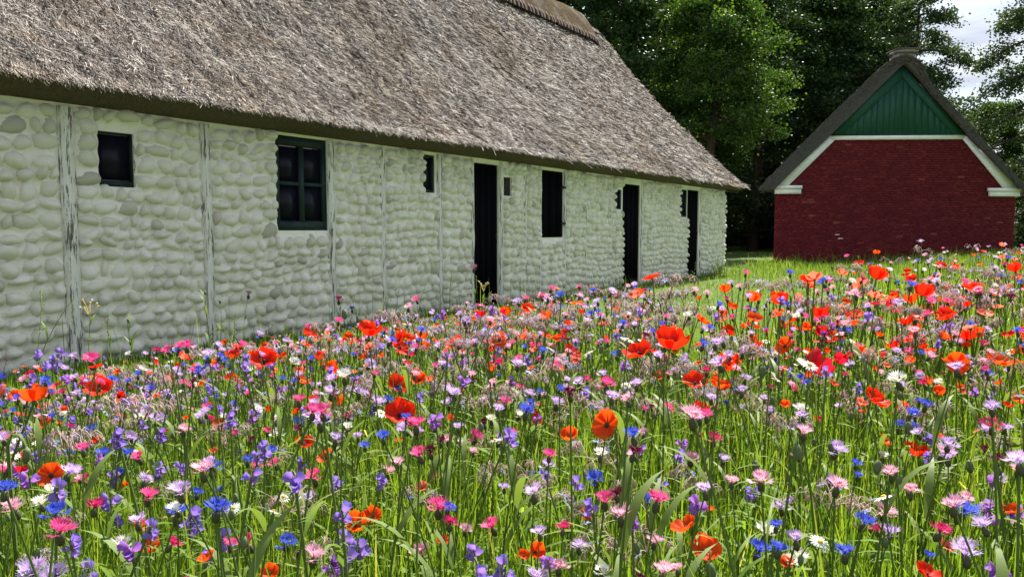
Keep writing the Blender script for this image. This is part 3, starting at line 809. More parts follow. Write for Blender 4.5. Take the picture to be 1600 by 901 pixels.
# white trim
def board(name, pts, y0, y1, mat): mm = MB(); mm.prism(pts, y0, y1); return link(name, mm.mesh(name, M[mat]), house)
Pl = lambda *a: [hl(*p) for p in a]
board('white_band', Pl((1297.5, 219), (1503, 217.8), (1506.5, 211.5), (1296.5, 212.8)), -.075, -.014, 'white_trim')
board('bargeboard', Pl((1210, 293), (1230, 291), (1303, 219.3), (1296, 212.9)), -.07, -.016, 'white_trim')
board('bargeboard', Pl((1565, 293), (1591, 296.5), (1507, 211.6), (1503.4, 218.2)), -.07, -.016, 'white_trim')
for (x0, x1, y0, y1) in ((1207.5, 1251, 290, 303), (1541.5, 1591.5, 294, 307)):
    board('cornice', Pl((x0 + 2, y1), (x1 - 1, y1), (x1 - 1, y0 + 5.5), (x0 + 2, y0 + 5.5)), -.11, -.014, 'white_trim')
    board('cornice', Pl((x0, y0 + 5.2), (x1, y0 + 5.2), (x1, y0), (x0, y0)), -.15, -.014, 'white_trim')
# green boarded gable
apx, apz = hl(1409.5, 103); gl, gr = hl(1297, 211.5), hl(1506, 210.5); gz = gl[1] + .012
def tri_top(x): return apz - (apz - gz) * ((apx - x) / (apx - gl[0]) if x < apx else (x - apx) / (gr[0] - apx))
wv = 0.225; x = gl[0] + .25
cuts = [gl[0] + .02]
while cuts[-1] < gr[0] - .05: cuts.append(cuts[-1] + wv * rng.uniform(.85, 1.15))
cuts[-1] = gr[0] - .02
for a_, b_ in zip(cuts[:-1], cuts[1:]):
    a2, b2 = a_ + .006, b_ - .006; yy = rng.uniform(-.004, .004)
    pts = [(a2, gz), (b2, gz), (b2, max(gz + .003, tri_top(b2) - .03))] + ([(apx, apz - .03)] if a2 < apx < b2 else []) + [(a2, max(gz + .003, tri_top(a2) - .03))]
    mm = MB(); mm.prism(pts, -.045 + yy, -.014); link('green_plank', mm.mesh('green_plank', M['green_board']), house)
mm = MB(); mm.prism([(gl[0], gz), (gr[0], gz), (apx, apz)], -.014, .3); link('gable_core', mm.mesh('gable_core', M['green_board']), house)
tk = .30
for sgn, gp in ((-1, gl), (1, gr)):
    L = math.hypot(gp[0] - apx, apz - gz); dx_, dz_ = (gp[0] - apx) / L, (gz - apz) / L
    nx_, nz_ = (-dz_ * 1, dx_ * 1) if sgn < 0 else (dz_, -dx_)
    if nz_ > 0: nx_, nz_ = -nx_, -nz_
    pts = [(apx, apz), (gp[0], gz), (gp[0] - dx_ * 0 + (-sgn) * tk * 1.35, gz), (apx, apz - tk * 1.32)]
    board('green_rake_board', pts, -.075, -.046, 'green_board')
# thatch roof swept back
def c_(pxs): return [hl(*p) for p in pxs]
outer = c_([(1182, 296), (1215, 262), (1262, 214), (1310, 167), (1350, 129), (1375, 106), (1390, 95), (1400, 91), (1409, 89), (1420, 90), (1432, 96), (1440, 107), (1447, 128), (1480, 163), (1530, 219), (1570, 262), (1603, 299)])
inner = c_([(1207, 297), (1232, 272), (1296, 211), (1335, 174), (1365, 144), (1388, 122), (1399, 111), (1404, 106), (1409, 102.5), (1414, 105), (1420, 111), (1432, 124), (1450, 146), (1480, 180), (1508, 211), (1552, 258), (1592, 297)])
n = len(outer); y0 = -.30; rm = MB()
segs = 26; V = []
for k in range(segs):
    yy = y0 + (HL + .5) * k / (segs - 1)
    sh = max(yy, 0) * GD[0] / GD[1] if yy > 0 else yy * GD[0] / GD[1] * .3
    for pts, so in ((outer, 1), (inner, 0)):
        for (x_, z_) in pts:
            q = .06 * (float(vnoise(np.array(x_ * 3), np.array(yy * 3), 71)) - .5) * so
            V.append((x_ + sh + q, yy, z_ + q))
N2 = 2 * n; Q = []
for k in range(segs - 1):
    for j in range(n - 1):
        Q.append((k * N2 + j, k * N2 + j + 1, (k + 1) * N2 + j + 1, (k + 1) * N2 + j))
        Q.append((k * N2 + n + j, (k + 1) * N2 + n + j, (k + 1) * N2 + n + j + 1, k * N2 + n + j + 1))
    Q += [(k * N2, (k + 1) * N2, (k + 1) * N2 + n, k * N2 + n), (k * N2 + n - 1, k * N2 + 2 * n - 1, (k + 1) * N2 + 2 * n - 1, (k + 1) * N2 + n - 1)]
vg = MB(); vg.add(np.array(V[:N2]) - [0, .003, 0], [(j, j + n, j + n + 1, j + 1) for j in range(n - 1)])
for j in range(n - 1): Q.append(((segs - 1) * N2 + j, (segs - 1) * N2 + j + 1, (segs - 1) * N2 + n + j + 1, (segs - 1) * N2 + n + j))
rm.add(V, Q)
hroof = link('roof', rm.mesh('house_roof', M['thatch']), house)
link('verge', vg.mesh('house_verge', M['verge']), hroof)
# shaggy straw on the verge and the slopes
n = 15000; seg = rng.integers(0, len(outer) - 1, n); fr = rng.random(n)
O = np.array(outer); p = O[seg] * (1 - fr)[:, None] + O[seg + 1] * fr[:, None]
yy = np.where(rng.random(n) < .35, y0 + rng.uniform(-.02, .03, n), rng.uniform(y0, HL, n)); sh = np.where(yy > 0, yy * GD[0] / GD[1], yy * .3 * GD[0] / GD[1])
tg = O[seg + 1] - O[seg]; tg /= np.linalg.norm(tg, axis=1)[:, None]; tg *= np.where(tg[:, 1:2] > 0, -1, 1)
b0 = np.stack([p[:, 0] + sh, yy, p[:, 1]], -1)
inw = np.where(yy < y0 + .05, rng.uniform(0, .28, n), 0)
cen = np.array([O[:, 0].mean(), O[:, 1].min()]); nv = np.stack([-tg[:, 1], tg[:, 0]], -1); nv *= np.where(nv[:, 1:2] < 0, -1, 1)
b0[:, 0] -= nv[:, 0] * inw; b0[:, 2] -= nv[:, 1] * inw
dv = np.stack([tg[:, 0] + nv[:, 0] * rng.normal(.05, .12, n), rng.normal(0, .2, n) - (inw > 0) * .1, tg[:, 1] + nv[:, 1] * rng.normal(.05, .12, n)], -1); dv /= np.linalg.norm(dv, axis=1)[:, None]
sd = np.cross(dv, rng.normal(0, 1, (n, 3))); sd /= np.linalg.norm(sd, axis=1)[:, None]
ln = rng.uniform(.03, .10, n)[:, None]; wdt = rng.uniform(.004, .009, n)[:, None]
V = np.stack([b0 - sd * wdt, b0 + sd * wdt, b0 + dv * ln + sd * wdt * .4, b0 + dv * ln - sd * wdt * .4], 1).reshape(-1, 3)
tag(link('straw', np_mesh('house_straw', V, [np.arange(4 * n).reshape(-1, 4)], M['straw'], False, {'rnd': np.repeat(np.clip(rng.normal(.14, .11, n), 0, 1), 4)}), hroof), kind='stuff')
# bulging side gablet on the right slope
x_, z_ = hl(1520, 236)
m = MB(); m.ellipsoid((x_ + 1.55, 3.2, z_ - .45), (.75, 1.0, .42), (0, .85, 0), 14, 8); bl = link('thatch_bulge', m.mesh('thatch_bulge', M['thatch'], True), hroof)
# ridge roll of heavier thatch and low chimney
mr = MB(); mr.tube([(apx + sh_ * GD[0] / GD[1], sh_, hl(1409, 91)[1] - .40 + .03 * math.sin(sh_ * 3)) for sh_ in np.linspace(0.3, HL, 16)], .30, 9)
link('ridge_roll', mr.mesh('ridge_roll', M['thatch'], True), hroof)
cy = 2.6; cxx = apx + cy * GD[0] / GD[1] - .05 - .12
sc_ = (HY + cy) / HY
def cz(py): return H + (hp(1409, py)[1] - H) * sc_
cxp = ((1410 - CX) / (1409.5 - CX) * (hxc + apx)) * sc_ - hxc
chm = MB(); cw = .33 * sc_
chm.box(cxp - cw * .92, cxp + cw * .92, cy - .3, cy + .3, RZ * 0 + cz(120), cz(84)); ck = link('chimney', chm.mesh('chimney', M['chimney']), hroof)
for zz0, zz1, ex, mt in ((86.5, 84.6, .02, 'wood_dark'), (84.4, 81.6, .05, 'chimney'), (81.4, 79.0, .09, 'wood_dark')):
    q = MB(); q.box(cxp - cw - ex + .03, cxp + cw + ex - .03, cy - .34 - ex, cy + .34 + ex, cz(zz0), cz(zz1)); link('chimney_course', q.mesh('chimney_course', M[mt]), ck)
# ================================================================== TREES
def leaf_quads(C, size, up=0.4, r_=rng):
    n = len(C)
    d = r_.normal(0, 1, (n, 3)); d[:, 2] = d[:, 2] * .5 - .25; d /= np.linalg.norm(d, axis=1)[:, None]
    s = r_.normal(0, 1, (n, 3)) * [1, 1, .55]; s = np.cross(d, s); s /= np.linalg.norm(s, axis=1)[:, None]
    L = (size * r_.uniform(.7, 1.3, n))[:, None]
    return np.stack([C, C + d * L * .5 + s * L * .36, C + d * L, C + d * L * .5 - s * L * .36], 1).reshape(-1, 3)
def make_tree(name, mat, height, rad, crown_z, n_limb, n_leaf, leaf, seed, droop=.25, spread=.5, trunk=.32, shape=1.0, gap=0.0):
    r_ = np.random.default_rng(seed)
    tb = MB(); hh = height * .9
    tp = [(0.25 * math.sin(z * .4 + seed) * z / 8, .2 * math.cos(z * .5 + seed) * z / 8, z) for z in np.linspace(-.1, hh, 10)]
    tt_ = [p for p in tp if p[2] < hh * .93]
    tb.tube(tt_ if False else tp[:9], np.linspace(trunk, trunk * .2, 9), 8)
    C = []; RN = []
    for k in range(n_limb):
        u = (k + .5) / n_limb; z0 = crown_z + (hh - crown_z) * u * .92
        az = k * 2.4 + r_.uniform(-.4, .4)
        prof = math.sin(math.pi * min(1, .12 + u * .88) ** .85) ** .6 * (1 - .35 * u)
        Ln = rad * prof * r_.uniform(.72, 1.12) * shape
        st = np.array([np.interp(z0, [p[2] for p in tp], [p[c] for p in tp]) for c in range(3)])
        el = .25 + .7 * u - droop * .5
        pts = []
        for q in np.linspace(0, 1, 7):
            b = az + .25 * math.sin(q * 3 + k)
            pts.append(st + np.array([math.cos(b) * Ln * q, math.sin(b) * Ln * q, Ln * q * math.tan(el * .6) - droop * Ln * q * q * .9]))
        pts = np.array(pts); tb.tube(pts, np.linspace(.09, .018, 7) * trunk / .32, 5)
        nt_ = int(16 + 20 * Ln / rad)
        for t in range(nt_):
            q = r_.uniform(.22, 1) ** .8; f = q * 6; i0 = min(5, int(f)); base = pts[i0] * (1 - (f - i0)) + pts[i0 + 1] * (f - i0)
            a2 = az + r_.normal(0, 1.0); l2 = r_.uniform(.5, 1.5) * (1.1 - .5 * q)
            d2 = np.array([math.cos(a2), math.sin(a2), r_.uniform(-.25, .45)]) * l2
            e = base + d2
            tb.tube([base, base + d2 * .55 + [0, 0, .04], e + [0, 0, -.12 * droop * 2]], [.014, .009, .004], 3, cap=False)
            m_ = max(6, int(n_leaf / (n_limb * nt_)))
            q2 = r_.random(m_)[:, None] ** .7
            pos = base + d2 * (.25 + .85 * q2) + r_.normal(0, 1, (m_, 3)) * [spread * .42, spread * .42, spread * .22]
            pos[:, 2] -= droop * .35 * q2[:, 0]
            C.append(pos); RN.append(np.clip(r_.normal(.5, .2) + r_.normal(0, .16, m_), 0, 1))
    C = np.concatenate(C); RN = np.concatenate(RN)
    V = leaf_quads(C, leaf, r_=r_)
    cm_ = np_mesh(name + '_crown', V, [np.arange(len(V)).reshape(-1, 4)], mat, False, {'rnd': np.repeat(RN, 4)})
    return tb.mesh(name + '_trunk', M['bark'], True), cm_
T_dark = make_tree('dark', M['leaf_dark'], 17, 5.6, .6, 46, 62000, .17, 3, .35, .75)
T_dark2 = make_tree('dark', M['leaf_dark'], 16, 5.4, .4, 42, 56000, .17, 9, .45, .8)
T_bright = make_tree('bright', M['leaf_bright'], 14, 4.2, 5.4, 40, 66000, .12, 5, .35, .62)
T_airy = make_tree('airy', M['leaf_grey'], 15, 4.6, 1.2, 34, 40000, .125, 6, .75, .45, .26)
def tree(name, meshes, x, y, rz, s, label, cat='tree', group=None, sz=None):
    o = link(name, None, None, (x, y, 0), (0, 0, rz), (s, s, sz or s)); tag(o, label, cat, group)
    link('trunk', meshes[0], o); link('crown', meshes[1], o)
    return o
def hz(x, y):
    """usual height of the meadow plants"""
    return np.interp(-barn_sy(x, y)[1], [.2, 1.5, 3.5, 5], [.13, .20, .35, .42])
def gx_(px, y): return (px - CX) / F * y
tree('broadleaf_tree', T_bright, gx_(1105, 31), 31, 0.6, .88, 'fresh green tree with sunlit sprays behind the far end of the barn roof')
tree('broadleaf_tree', T_dark, gx_(930, 33), 33, 1.9, 0.95, 'dark green tree behind the barn ridge, leftmost tree in view')
tree('broadleaf_tree', T_dark2, gx_(1020, 39), 39, 0.3, 1.02, 'shaded dark tree standing behind the sunlit tree by the barn')
tree('broadleaf_tree', T_dark, gx_(1175, 41), 41, 3.1, 1.05, 'tall dark tree above the gap between barn and red house')
tree('broadleaf_tree', T_dark2, gx_(1290, 44), 44, 4.4, 1.10, 'tall dark tree behind the left roof slope of the red house')
tree('broadleaf_tree', T_airy, gx_(1412, 46), 46, 2.2, 1.22, 'airy tree with drooping twigs against the sky above the red house chimney')
tree('broadleaf_tree', T_airy, gx_(1612, 36), 36, 5.2, 1.05, 'airy grey green tree with hanging sprays at the right of the red house')
tree('broadleaf_tree', T_dark2, gx_(1700, 46), 46, 2.0, .92, 'dense dark tree behind the airy tree at the right edge')
tree('broadleaf_tree', T_airy, gx_(1690, 40), 40, 3.3, 1.0, 'airy grey green tree at the very right edge, half out of view')
tree('broadleaf_tree', T_bright, gx_(1545, 50), 50, 2.8, .78, 'low rounded green tree behind the right roof slope of the red house')
k = 0
far = [(1345, 50, T_dark, 1.12, 'dark tree standing straight behind the peak of the green gable'), (860, 46, T_dark2, 1.05, 'dark tree right behind the ridge cap at the end of the thatch'),
       (960, 52, T_dark, 1.1, 'deep green tree seen between the ridge cap and the sunlit tree'), (1090, 54, T_dark2, 1.1, 'dark tree directly behind the sunlit tree'),
       (1200, 56, T_dark, 1.15, 'dark tree above the left tip of the red house eave'), (1310, 58, T_dark2, 1.15, 'dark tree far back, above the left half of the gable'),
       (1150, 66, T_dark2, 1.3, 'very dark tree filling the gap between barn and house'), (1255, 68, T_dark, 1.3, 'big dark tree far behind the middle of the left house slope'),
       (1010, 64, T_dark, 1.25, 'far dark tree left of the sunlit tree, second row of the wood'), (1080, 76, T_dark2, 1.45, 'farthest tall dark tree behind the sunlit tree'),
       (1200, 78, T_dark, 1.5, 'farthest tall dark tree above the gap between the buildings'), (920, 60, T_dark2, 1.2, 'far dark tree peeping over the end of the barn ridge')]
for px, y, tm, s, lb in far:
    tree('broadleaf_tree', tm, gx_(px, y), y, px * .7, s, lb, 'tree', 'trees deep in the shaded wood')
tree('broadleaf_tree', T_dark, gx_(1720, 52), 52, 1.0, .8, 'dark tree beyond the right end of the red house')
# shaded undergrowth that closes the wood at ground level
n = 34000
ux = rng.uniform(-6, 42, n); uy = 49 + rng.gamma(2.2, 2.2, n) + 2.0 * (vnoise(ux * .3, ux * 0, 81) - .5); uz = rng.random(n) ** 1.3 * 4.5
V = leaf_quads(np.stack([ux, uy, uz], -1), .22)
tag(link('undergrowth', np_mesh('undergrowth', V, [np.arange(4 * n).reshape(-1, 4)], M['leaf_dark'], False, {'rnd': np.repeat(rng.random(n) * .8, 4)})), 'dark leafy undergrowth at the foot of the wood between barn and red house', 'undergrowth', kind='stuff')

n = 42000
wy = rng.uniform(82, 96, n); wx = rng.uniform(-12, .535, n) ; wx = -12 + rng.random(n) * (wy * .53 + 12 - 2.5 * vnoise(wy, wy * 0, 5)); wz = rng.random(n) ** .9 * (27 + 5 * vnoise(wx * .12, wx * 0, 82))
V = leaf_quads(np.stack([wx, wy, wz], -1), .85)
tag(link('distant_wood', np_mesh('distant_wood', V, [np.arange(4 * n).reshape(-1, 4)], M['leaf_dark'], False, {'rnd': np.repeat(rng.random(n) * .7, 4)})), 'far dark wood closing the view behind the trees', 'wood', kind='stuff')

# ================================================================== GRASS
edge_px = [(870, 468), (960, 474), (1080, 468), (1200, 455), (1290, 439), (1360, 416), (1440, 402), (1640, 394)]
EDGE = []
for px, py in edge_px:                                # where the tops of the outermost flowers stand
    z = .4
    for _ in range(6): p = at_z(px, py, z); z = float(zg(p[0], p[1]) + hz(p[0], p[1]) * 1.15)
    EDGE.append(p[:2])
EDGE = np.array(EDGE)
e_ang = np.arctan2(EDGE[:, 0], EDGE[:, 1]); e_d = np.hypot(EDGE[:, 0], EDGE[:, 1])
def in_meadow(x, y, soft=0.0):
    s, yb = barn_sy(x, y); a = np.arctan2(x, y); d = np.hypot(x, y)
    lim = np.interp(a, e_ang, e_d, left=e_d[0] + 30, right=e_d[-1])
    lim = np.where(a < e_ang[0], 1e3, lim)
    wob = 1 + .10 * (fbm(x * .6, y * .6, 91) - .5) + soft
    ins = (d < lim * wob) & (yb < -.12)
    hs = (x > hx0 - .2) & (x < hx1 + .2) & (y > HY - .1)
    return ins & ~hs
def free(x, y):
    s, yb = barn_sy(x, y)
    return (yb < -.07) & ~((y > HY - .05) & (x > hx0 + (y - HY) * .5 - .05) & (x < hx1 + (y - HY) * .55 + .1))
def sample(n, rmin, rmax, power=1.0, half=R(45)):
    a = rng.uniform(-half, half, n); u = rng.random(n)
    if abs(power) < 1e-6: r = rmin * (rmax / rmin) ** u
    else: r = (rmin ** power + u * (rmax ** power - rmin ** power)) ** (1 / power)
    x, y = r * np.sin(a), r * np.cos(a) - 1.1          # fan that opens a little behind the viewer, so its sides stay out of view from a step aside
    k = np.hypot(x, y) > .6
    return x[k], y[k], np.hypot(x, y)[k]
def blades(x, y, hgt, wid, lean, rn, mat, name, label, segs=3, zb=0.0):
    n = len(x); zb = zg(x, y) - .01; az = rng.uniform(0, 2 * math.pi, n); fa = rng.uniform(0, 2 * math.pi, n)
    ld = np.stack([np.cos(az), np.sin(az)], -1) * lean[:, None]
    wv_ = np.stack([np.cos(fa), np.sin(fa), np.zeros(n)], -1)
    rows = []
    for k in range(segs):
        t = k / segs; c = np.stack([x + ld[:, 0] * t * t * hgt, y + ld[:, 1] * t * t * hgt, zb + hgt * (t - .18 * t * t * np.minimum(1, lean * 1.2))], -1)
        ww = wid[:, None] * (1 - .55 * t) * (0.75 if k == 0 else 1)
        rows += [c - wv_ * ww, c + wv_ * ww]
    t = 1.0; rows.append(np.stack([x + ld[:, 0] * hgt, y + ld[:, 1] * hgt, zb + hgt * (1 - .18 * np.minimum(1, lean * 1.2))], -1))
    m_ = 2 * segs + 1; V = np.stack(rows, 1).reshape(-1, 3); o0 = (np.arange(n) * m_)[:, None]
    Q = np.concatenate([o0 + np.array([[2 * k, 2 * k + 1, 2 * k + 3, 2 * k + 2]]) for k in range(segs - 1)])
    T = o0 + np.array([[2 * segs - 2, 2 * segs - 1, 2 * segs]])
    o = link(name, np_mesh(name, V, [Q, T], mat, True, {'rnd': np.repeat(rn, m_)}))
    return tag(o, label, 'grass', kind='stuff')
# meadow blades: number per metre falls off with distance while they get a little wider
x1, y1, r1 = sample(235000, 0.75, 28, 0.45)
ok = in_meadow(x1, y1) ; x1, y1, r1 = x1[ok], y1[ok], r1[ok]
n = len(x1)
s_, yb_ = barn_sy(x1, y1)
hg = rng.uniform(.42, 1.02, n) * (.75 + .5 * fbm(x1 * .9, y1 * .9, 92)) * hz(x1, y1)
tall = rng.random(n) < .03; hg = np.where(tall, hg * 1.25, hg)
blades(x1, y1, hg, rng.uniform(.0014, .0034, n) * np.clip(r1 / 2.6, 1, 4.0), np.abs(rng.normal(.12, .16, n)), np.clip(rng.normal(.5, .22, n) + .35 * (fbm(x1 * .7, y1 * .7, 93) - .5), 0, 1), M['grass'], 'meadow_grass', 'long fresh green meadow grass between the wild flowers')
# thin tall grass stems standing against the wall
x3, y3, r3 = sample(5200, 4, 14, 1.0); s3, yb3 = barn_sy(x3, y3); ok = (yb3 < -.12) & (yb3 > -1.5) & (rng.random(len(x3)) < .5); x3, y3, r3 = x3[ok], y3[ok], r3[ok]; n = len(x3)
blades(x3, y3, rng.uniform(.22, .62, n) ** 1.1, rng.uniform(.0016, .0028, n) * np.clip(r3 / 6, 1, 2), np.abs(rng.normal(.1, .12, n)), np.clip(rng.normal(.62, .2, n), 0, 1), M['grass'], 'tall_grass_stems', 'thin tall grass stems standing before the foot of the stone wall')
# lawn beyond the flowers
x2, y2, r2 = sample(110000, 7, 52, 0.9, R(40)); ok = ~in_meadow(x2, y2, -.02) & free(x2, y2) & (x2 > gx_(840, 9)); x2, y2, r2 = x2[ok], y2[ok], r2[ok]
n = len(x2); s_, yb_ = barn_sy(x2, y2)
near_w = np.clip(1 - np.abs(yb_ + .25) / .5, 0, 1) + np.clip(1 - (HY - y2) / .8, 0, 1) * (y2 < HY) * (x2 > hx0 - .3)
rough_ = np.clip((fbm(x2 * .5, y2 * .5, 95) - .35) * 3, .2, 1)
hg = rng.uniform(.05, .15, n) * (.6 + .8 * rough_) * (1 + 1.0 * np.clip(near_w, 0, 1)) * np.where(y2 > 30, .7, 1) * np.where((y2 < HY) & (x2 > gx_(1180, 15)), 1.7, 1)
blades(x2, y2, hg, rng.uniform(.003, .006, n) * np.clip(r2 / 9, 1, 3), np.abs(rng.normal(.35, .3, n)), np.clip(rng.normal(.5, .25, n), 0, 1), M['lawn'], 'lawn_grass', 'short rough grass between the barn end and the red house', 2)
# ================================================================== FLOWERS
def empty_arr(): return (np.zeros((0, 3)), np.zeros((0, 4), int), np.zeros((0, 3), int), np.zeros(0))
def fan_petal(W, al, Rr, nu=7, nr=5, ruf=.07, seed=0, flat=.0):
    r_ = np.random.default_rng(seed); ph = r_.uniform(0, 6, 3); V = []; A = []
    for i in range(nr):
        r = (i + .25) / (nr - .75)
        for j in range(nu):
            u = -1 + 2 * j / (nu - 1); q = r * (1 - .16 * abs(u) ** 3 * r) * (1 + .05 * math.sin(7 * u + ph[2]) * r)
            hor = math.sin(q * al) / al * Rr; z = (1 - math.cos(q * al)) / al * Rr
            phi = u * W / 2
            z += ruf * Rr * r * r * (math.sin(5 * u + ph[0]) + .6 * math.sin(11 * u + ph[1])) + .05 * Rr * abs(u) + .016 * Rr * math.sin(19 * u + ph[1]) * r
            V.append((hor * math.cos(phi), hor * math.sin(phi), z)); A.append(r)
    Q = [(i * nu + j, i * nu + j + 1, (i + 1) * nu + j + 1, (i + 1) * nu + j) for i in range(nr - 1) for j in range(nu - 1)]
    V = np.array(V) / (math.sin(min(al, math.pi / 2)) / al)
    return V, np.array(Q), np.zeros((0, 3), int), np.array(A)
def xf(A, Mt, t=(0, 0, 0)): return (A[0] @ np.asarray(Mt).T + np.asarray(t), A[1], A[2], A[3])
def E3(x, y, z): return np.array(Euler((x, y, z)).to_matrix())
def join(L):
    V, Q, T, A, n = [], [], [], [], 0
    for a in L:
        V.append(a[0]); Q.append(a[1] + n); T.append(a[2] + n); A.append(a[3]); n += len(a[0])
    return np.concatenate(V), np.concatenate(Q), np.concatenate(T), np.concatenate(A)
def mb(f):
    m = MB(); f(m); return m.arrays()
def corn_head(seed, det=2):
    r_ = np.random.default_rng(seed); L = []
    no = 15 if det == 2 else 8
    for k in range(no):
        az = 2 * math.pi * k / no + r_.uniform(-.2, .2); el = r_.uniform(.10, 1.15); s = r_.uniform(.85, 1.1)
        V = [(0.12, 0, 0), (.5, -.07, .05), (.5, .07, .05)]; A = [0, .4, .4]; T = [(0, 1, 2)]
        nl = 5 if det == 2 else 3
        for j in range(nl):
            f0 = -.75 + 1.5 * j / nl; f1 = -.75 + 1.5 * (j + 1) / nl; fm = (f0 + f1) / 2
            b = len(V); rr = r_.uniform(.9, 1.1)
            V += [(.5 + .27 * math.cos(f0), .42 * math.sin(f0) * .9, .10), (.5 + .27 * math.cos(f1), .42 * math.sin(f1) * .9, .10), (.5 + .52 * rr * math.cos(fm), .62 * rr * math.sin(fm), .16 + .05 * r_.normal()), (.5, 0, .04)]
            A += [.7, .7, 1, .4]; T += [(b, b + 1, b + 2), (b + 3, b + 1, b)]
        L.append(xf((np.array(V), np.zeros((0, 4), int), np.array(T), np.array(A)), E3(0, 0, az) @ E3(0, -el, 0) * s))
    ni = 12 if det == 2 else 5
    for k in range(ni):
        az = r_.uniform(0, 6.28); ti = r_.uniform(0, .6); h = r_.uniform(.35, .6)
        V = np.array([(-.06, 0, 0), (.06, 0, 0), (0, .05, h), (0.02, -.05, h * .9)]); L.append(xf((V, np.zeros((0, 4), int), np.array([(0, 1, 2), (0, 1, 3)]), np.array([0, 0, .3, .2])), E3(0, 0, az) @ E3(ti, 0, 0)))
    return join(L)
def corn_calyx(det=2): return mb(lambda m: m.ellipsoid((0, 0, -.30), (.26, .26, .42), None, 7 if det == 2 else 4, 5 if det == 2 else 3, .4))
def bell(det=2, seed=0):
    r_ = np.random.default_rng(seed); sg = 10 if det == 2 else 5
    V, A = [], []
    prof = [(0, .16), (.22, .36), (.60, .47)] if det == 2 else [(0, .12), (.6, .34)]
    for z, r in prof:
        for j in range(sg): V.append((r * math.cos(2 * math.pi * j / sg), r * math.sin(2 * math.pi * j / sg), z)); A.append(z * .7)
    for j in range(sg):
        lobe = (j % 2 == 0) or det < 2; r = (.60 if lobe else .50) * r_.uniform(.93, 1.07); z = .98 if lobe else .88
        V.append((r * math.cos(2 * math.pi * j / sg), r * math.sin(2 * math.pi * j / sg), z)); A.append(1)
    nrw = len(prof)
    Q = [(i * sg + j, i * sg + (j + 1) % sg, (i + 1) * sg + (j + 1) % sg, (i + 1) * sg + j) for i in range(nrw) for j in range(sg)]
    return np.array(V), np.array(Q), np.zeros((0, 3), int), np.array(A)
def star(det=2):
    V, T, A = [], [], []
    for k in range(5):
        a = 2 * math.pi * k / 5; c, s = math.cos(a), math.sin(a); b = len(V)
        for (x, y, z) in ((.08, 0, 0), (.5, .26, .06), (1, 0, .0), (.5, -.26, .06)): V.append((x * c - y * s, x * s + y * c, z)); A.append(min(1, x))
        T += [(b, b + 1, b + 2), (b, b + 2, b + 3)]
    return np.array(V), np.zeros((0, 4), int), np.array(T), np.array(A)
def daisy_rays(n=16, seed=0, wid=.16, droop=.08):
    r_ = np.random.default_rng(seed); V, Q, A = [], [], []
    for k in range(n):
        a = 2 * math.pi * k / n + r_.uniform(-.06, .06); c, s = math.cos(a), math.sin(a); b = len(V); L = r_.uniform(.88, 1.05)
        for (x, y, z) in ((.22, -.06, 0), (.22, .06, 0), (.75 * L, wid, -droop), (.75 * L, -wid, -droop), (L, wid * .4, -droop * 2), (L, -wid * .4, -droop * 2)): V.append((x * c - y * s, x * s + y * c, z + r_.normal(0, .02))); A.append(.9)
        Q += [(b, b + 1, b + 2, b + 3), (b + 3, b + 2, b + 4, b + 5)]
    return np.array(V), np.array(Q), np.zeros((0, 3), int), np.array(A)
def stem_arr(lean, hook=0.0, rad=.0028, sides=4, n=7, rn=.5):
    t = np.linspace(0, 1, n); P = np.stack([lean * t ** 2, .03 * np.sin(t * 4) * t, t], -1)
    if hook:
        P = np.concatenate([P, [P[-1] + [.02, 0, .035], P[-1] + [.05, 0, .035], P[-1] + [.068, 0, .0]]]); n += 3
    return mb(lambda m: m.tube(P, np.linspace(rad * 1.25, rad * .8, n), sides, rn, cap=False))
def leaf_arr(L=.12, w=.008, el=1.0, n=5):
    V, A = [], []
    for i in range(n + 1):
        t = i / n; ww = w * math.sin(math.pi * min(1, .12 + .88 * t) ** .8) * (0 if i == n else 1)
        p = (L * t * math.cos(el) + .25 * L * t * t, 0, L * t * math.sin(el) - .45 * L * t * t)
        V += [(p[0], -ww, p[2] + ww * .3), (p[0], ww, p[2] + ww * .3)]; A += [.5 + .4 * t] * 2
    return np.array(V), np.array([(2 * i, 2 * i + 1, 2 * i + 3, 2 * i + 2) for i in range(n)]), np.zeros((0, 3), int), np.array(A)
def borage_cluster(seed, det=2):
    """arching hairy cymes with hanging buds; about 0.16 across, stem tip at origin"""
    r_ = np.random.default_rng(seed); m = MB(); nb = 5 if det == 2 else 3
    for k in range(nb):
        az = 2 * math.pi * k / nb + r_.uniform(-.5, .5); L = r_.uniform(.05, .10); up = r_.uniform(.03, .07); c, s = math.cos(az), math.sin(az)
        tt = np.linspace(0, 1, 6 if det == 2 else 4)
        P = np.stack([c * L * tt, s * L * tt, up * np.sin(tt * 2.3) - .02 * tt], -1); m.tube(P, np.linspace(.0016, .0010, len(tt)), 3, r_.uniform(.6, .9), cap=False)
        for q in range(6 if det == 2 else 3):
            t = r_.uniform(.25, 1); b = np.array([np.interp(t, tt, P[:, i]) for i in range(3)]); a2 = az + r_.normal(0, .9); l = r_.uniform(.018, .034)
            e1 = b + np.array([math.cos(a2) * l * .55, math.sin(a2) * l * .55, l * .42]); e2 = b + np.array([math.cos(a2) * l, math.sin(a2) * l, l * .1]); e3 = e2 + np.array([math.cos(a2) * l * .12, math.sin(a2) * l * .12, -l * .42])
            m.tube([b, e1, e2, e3] if det == 2 else [b, e1, e3], .0009, 3, r_.uniform(.6, 1), cap=False)
            m.ellipsoid(e3 + [0, 0, -.008], (.0033, .0033, .0105), (r_.normal(0, .25), r_.normal(0, .25), 0), 5 if det == 2 else 3, 4 if det == 2 else 3, r_.uniform(.1, .8))
    return m.arrays()

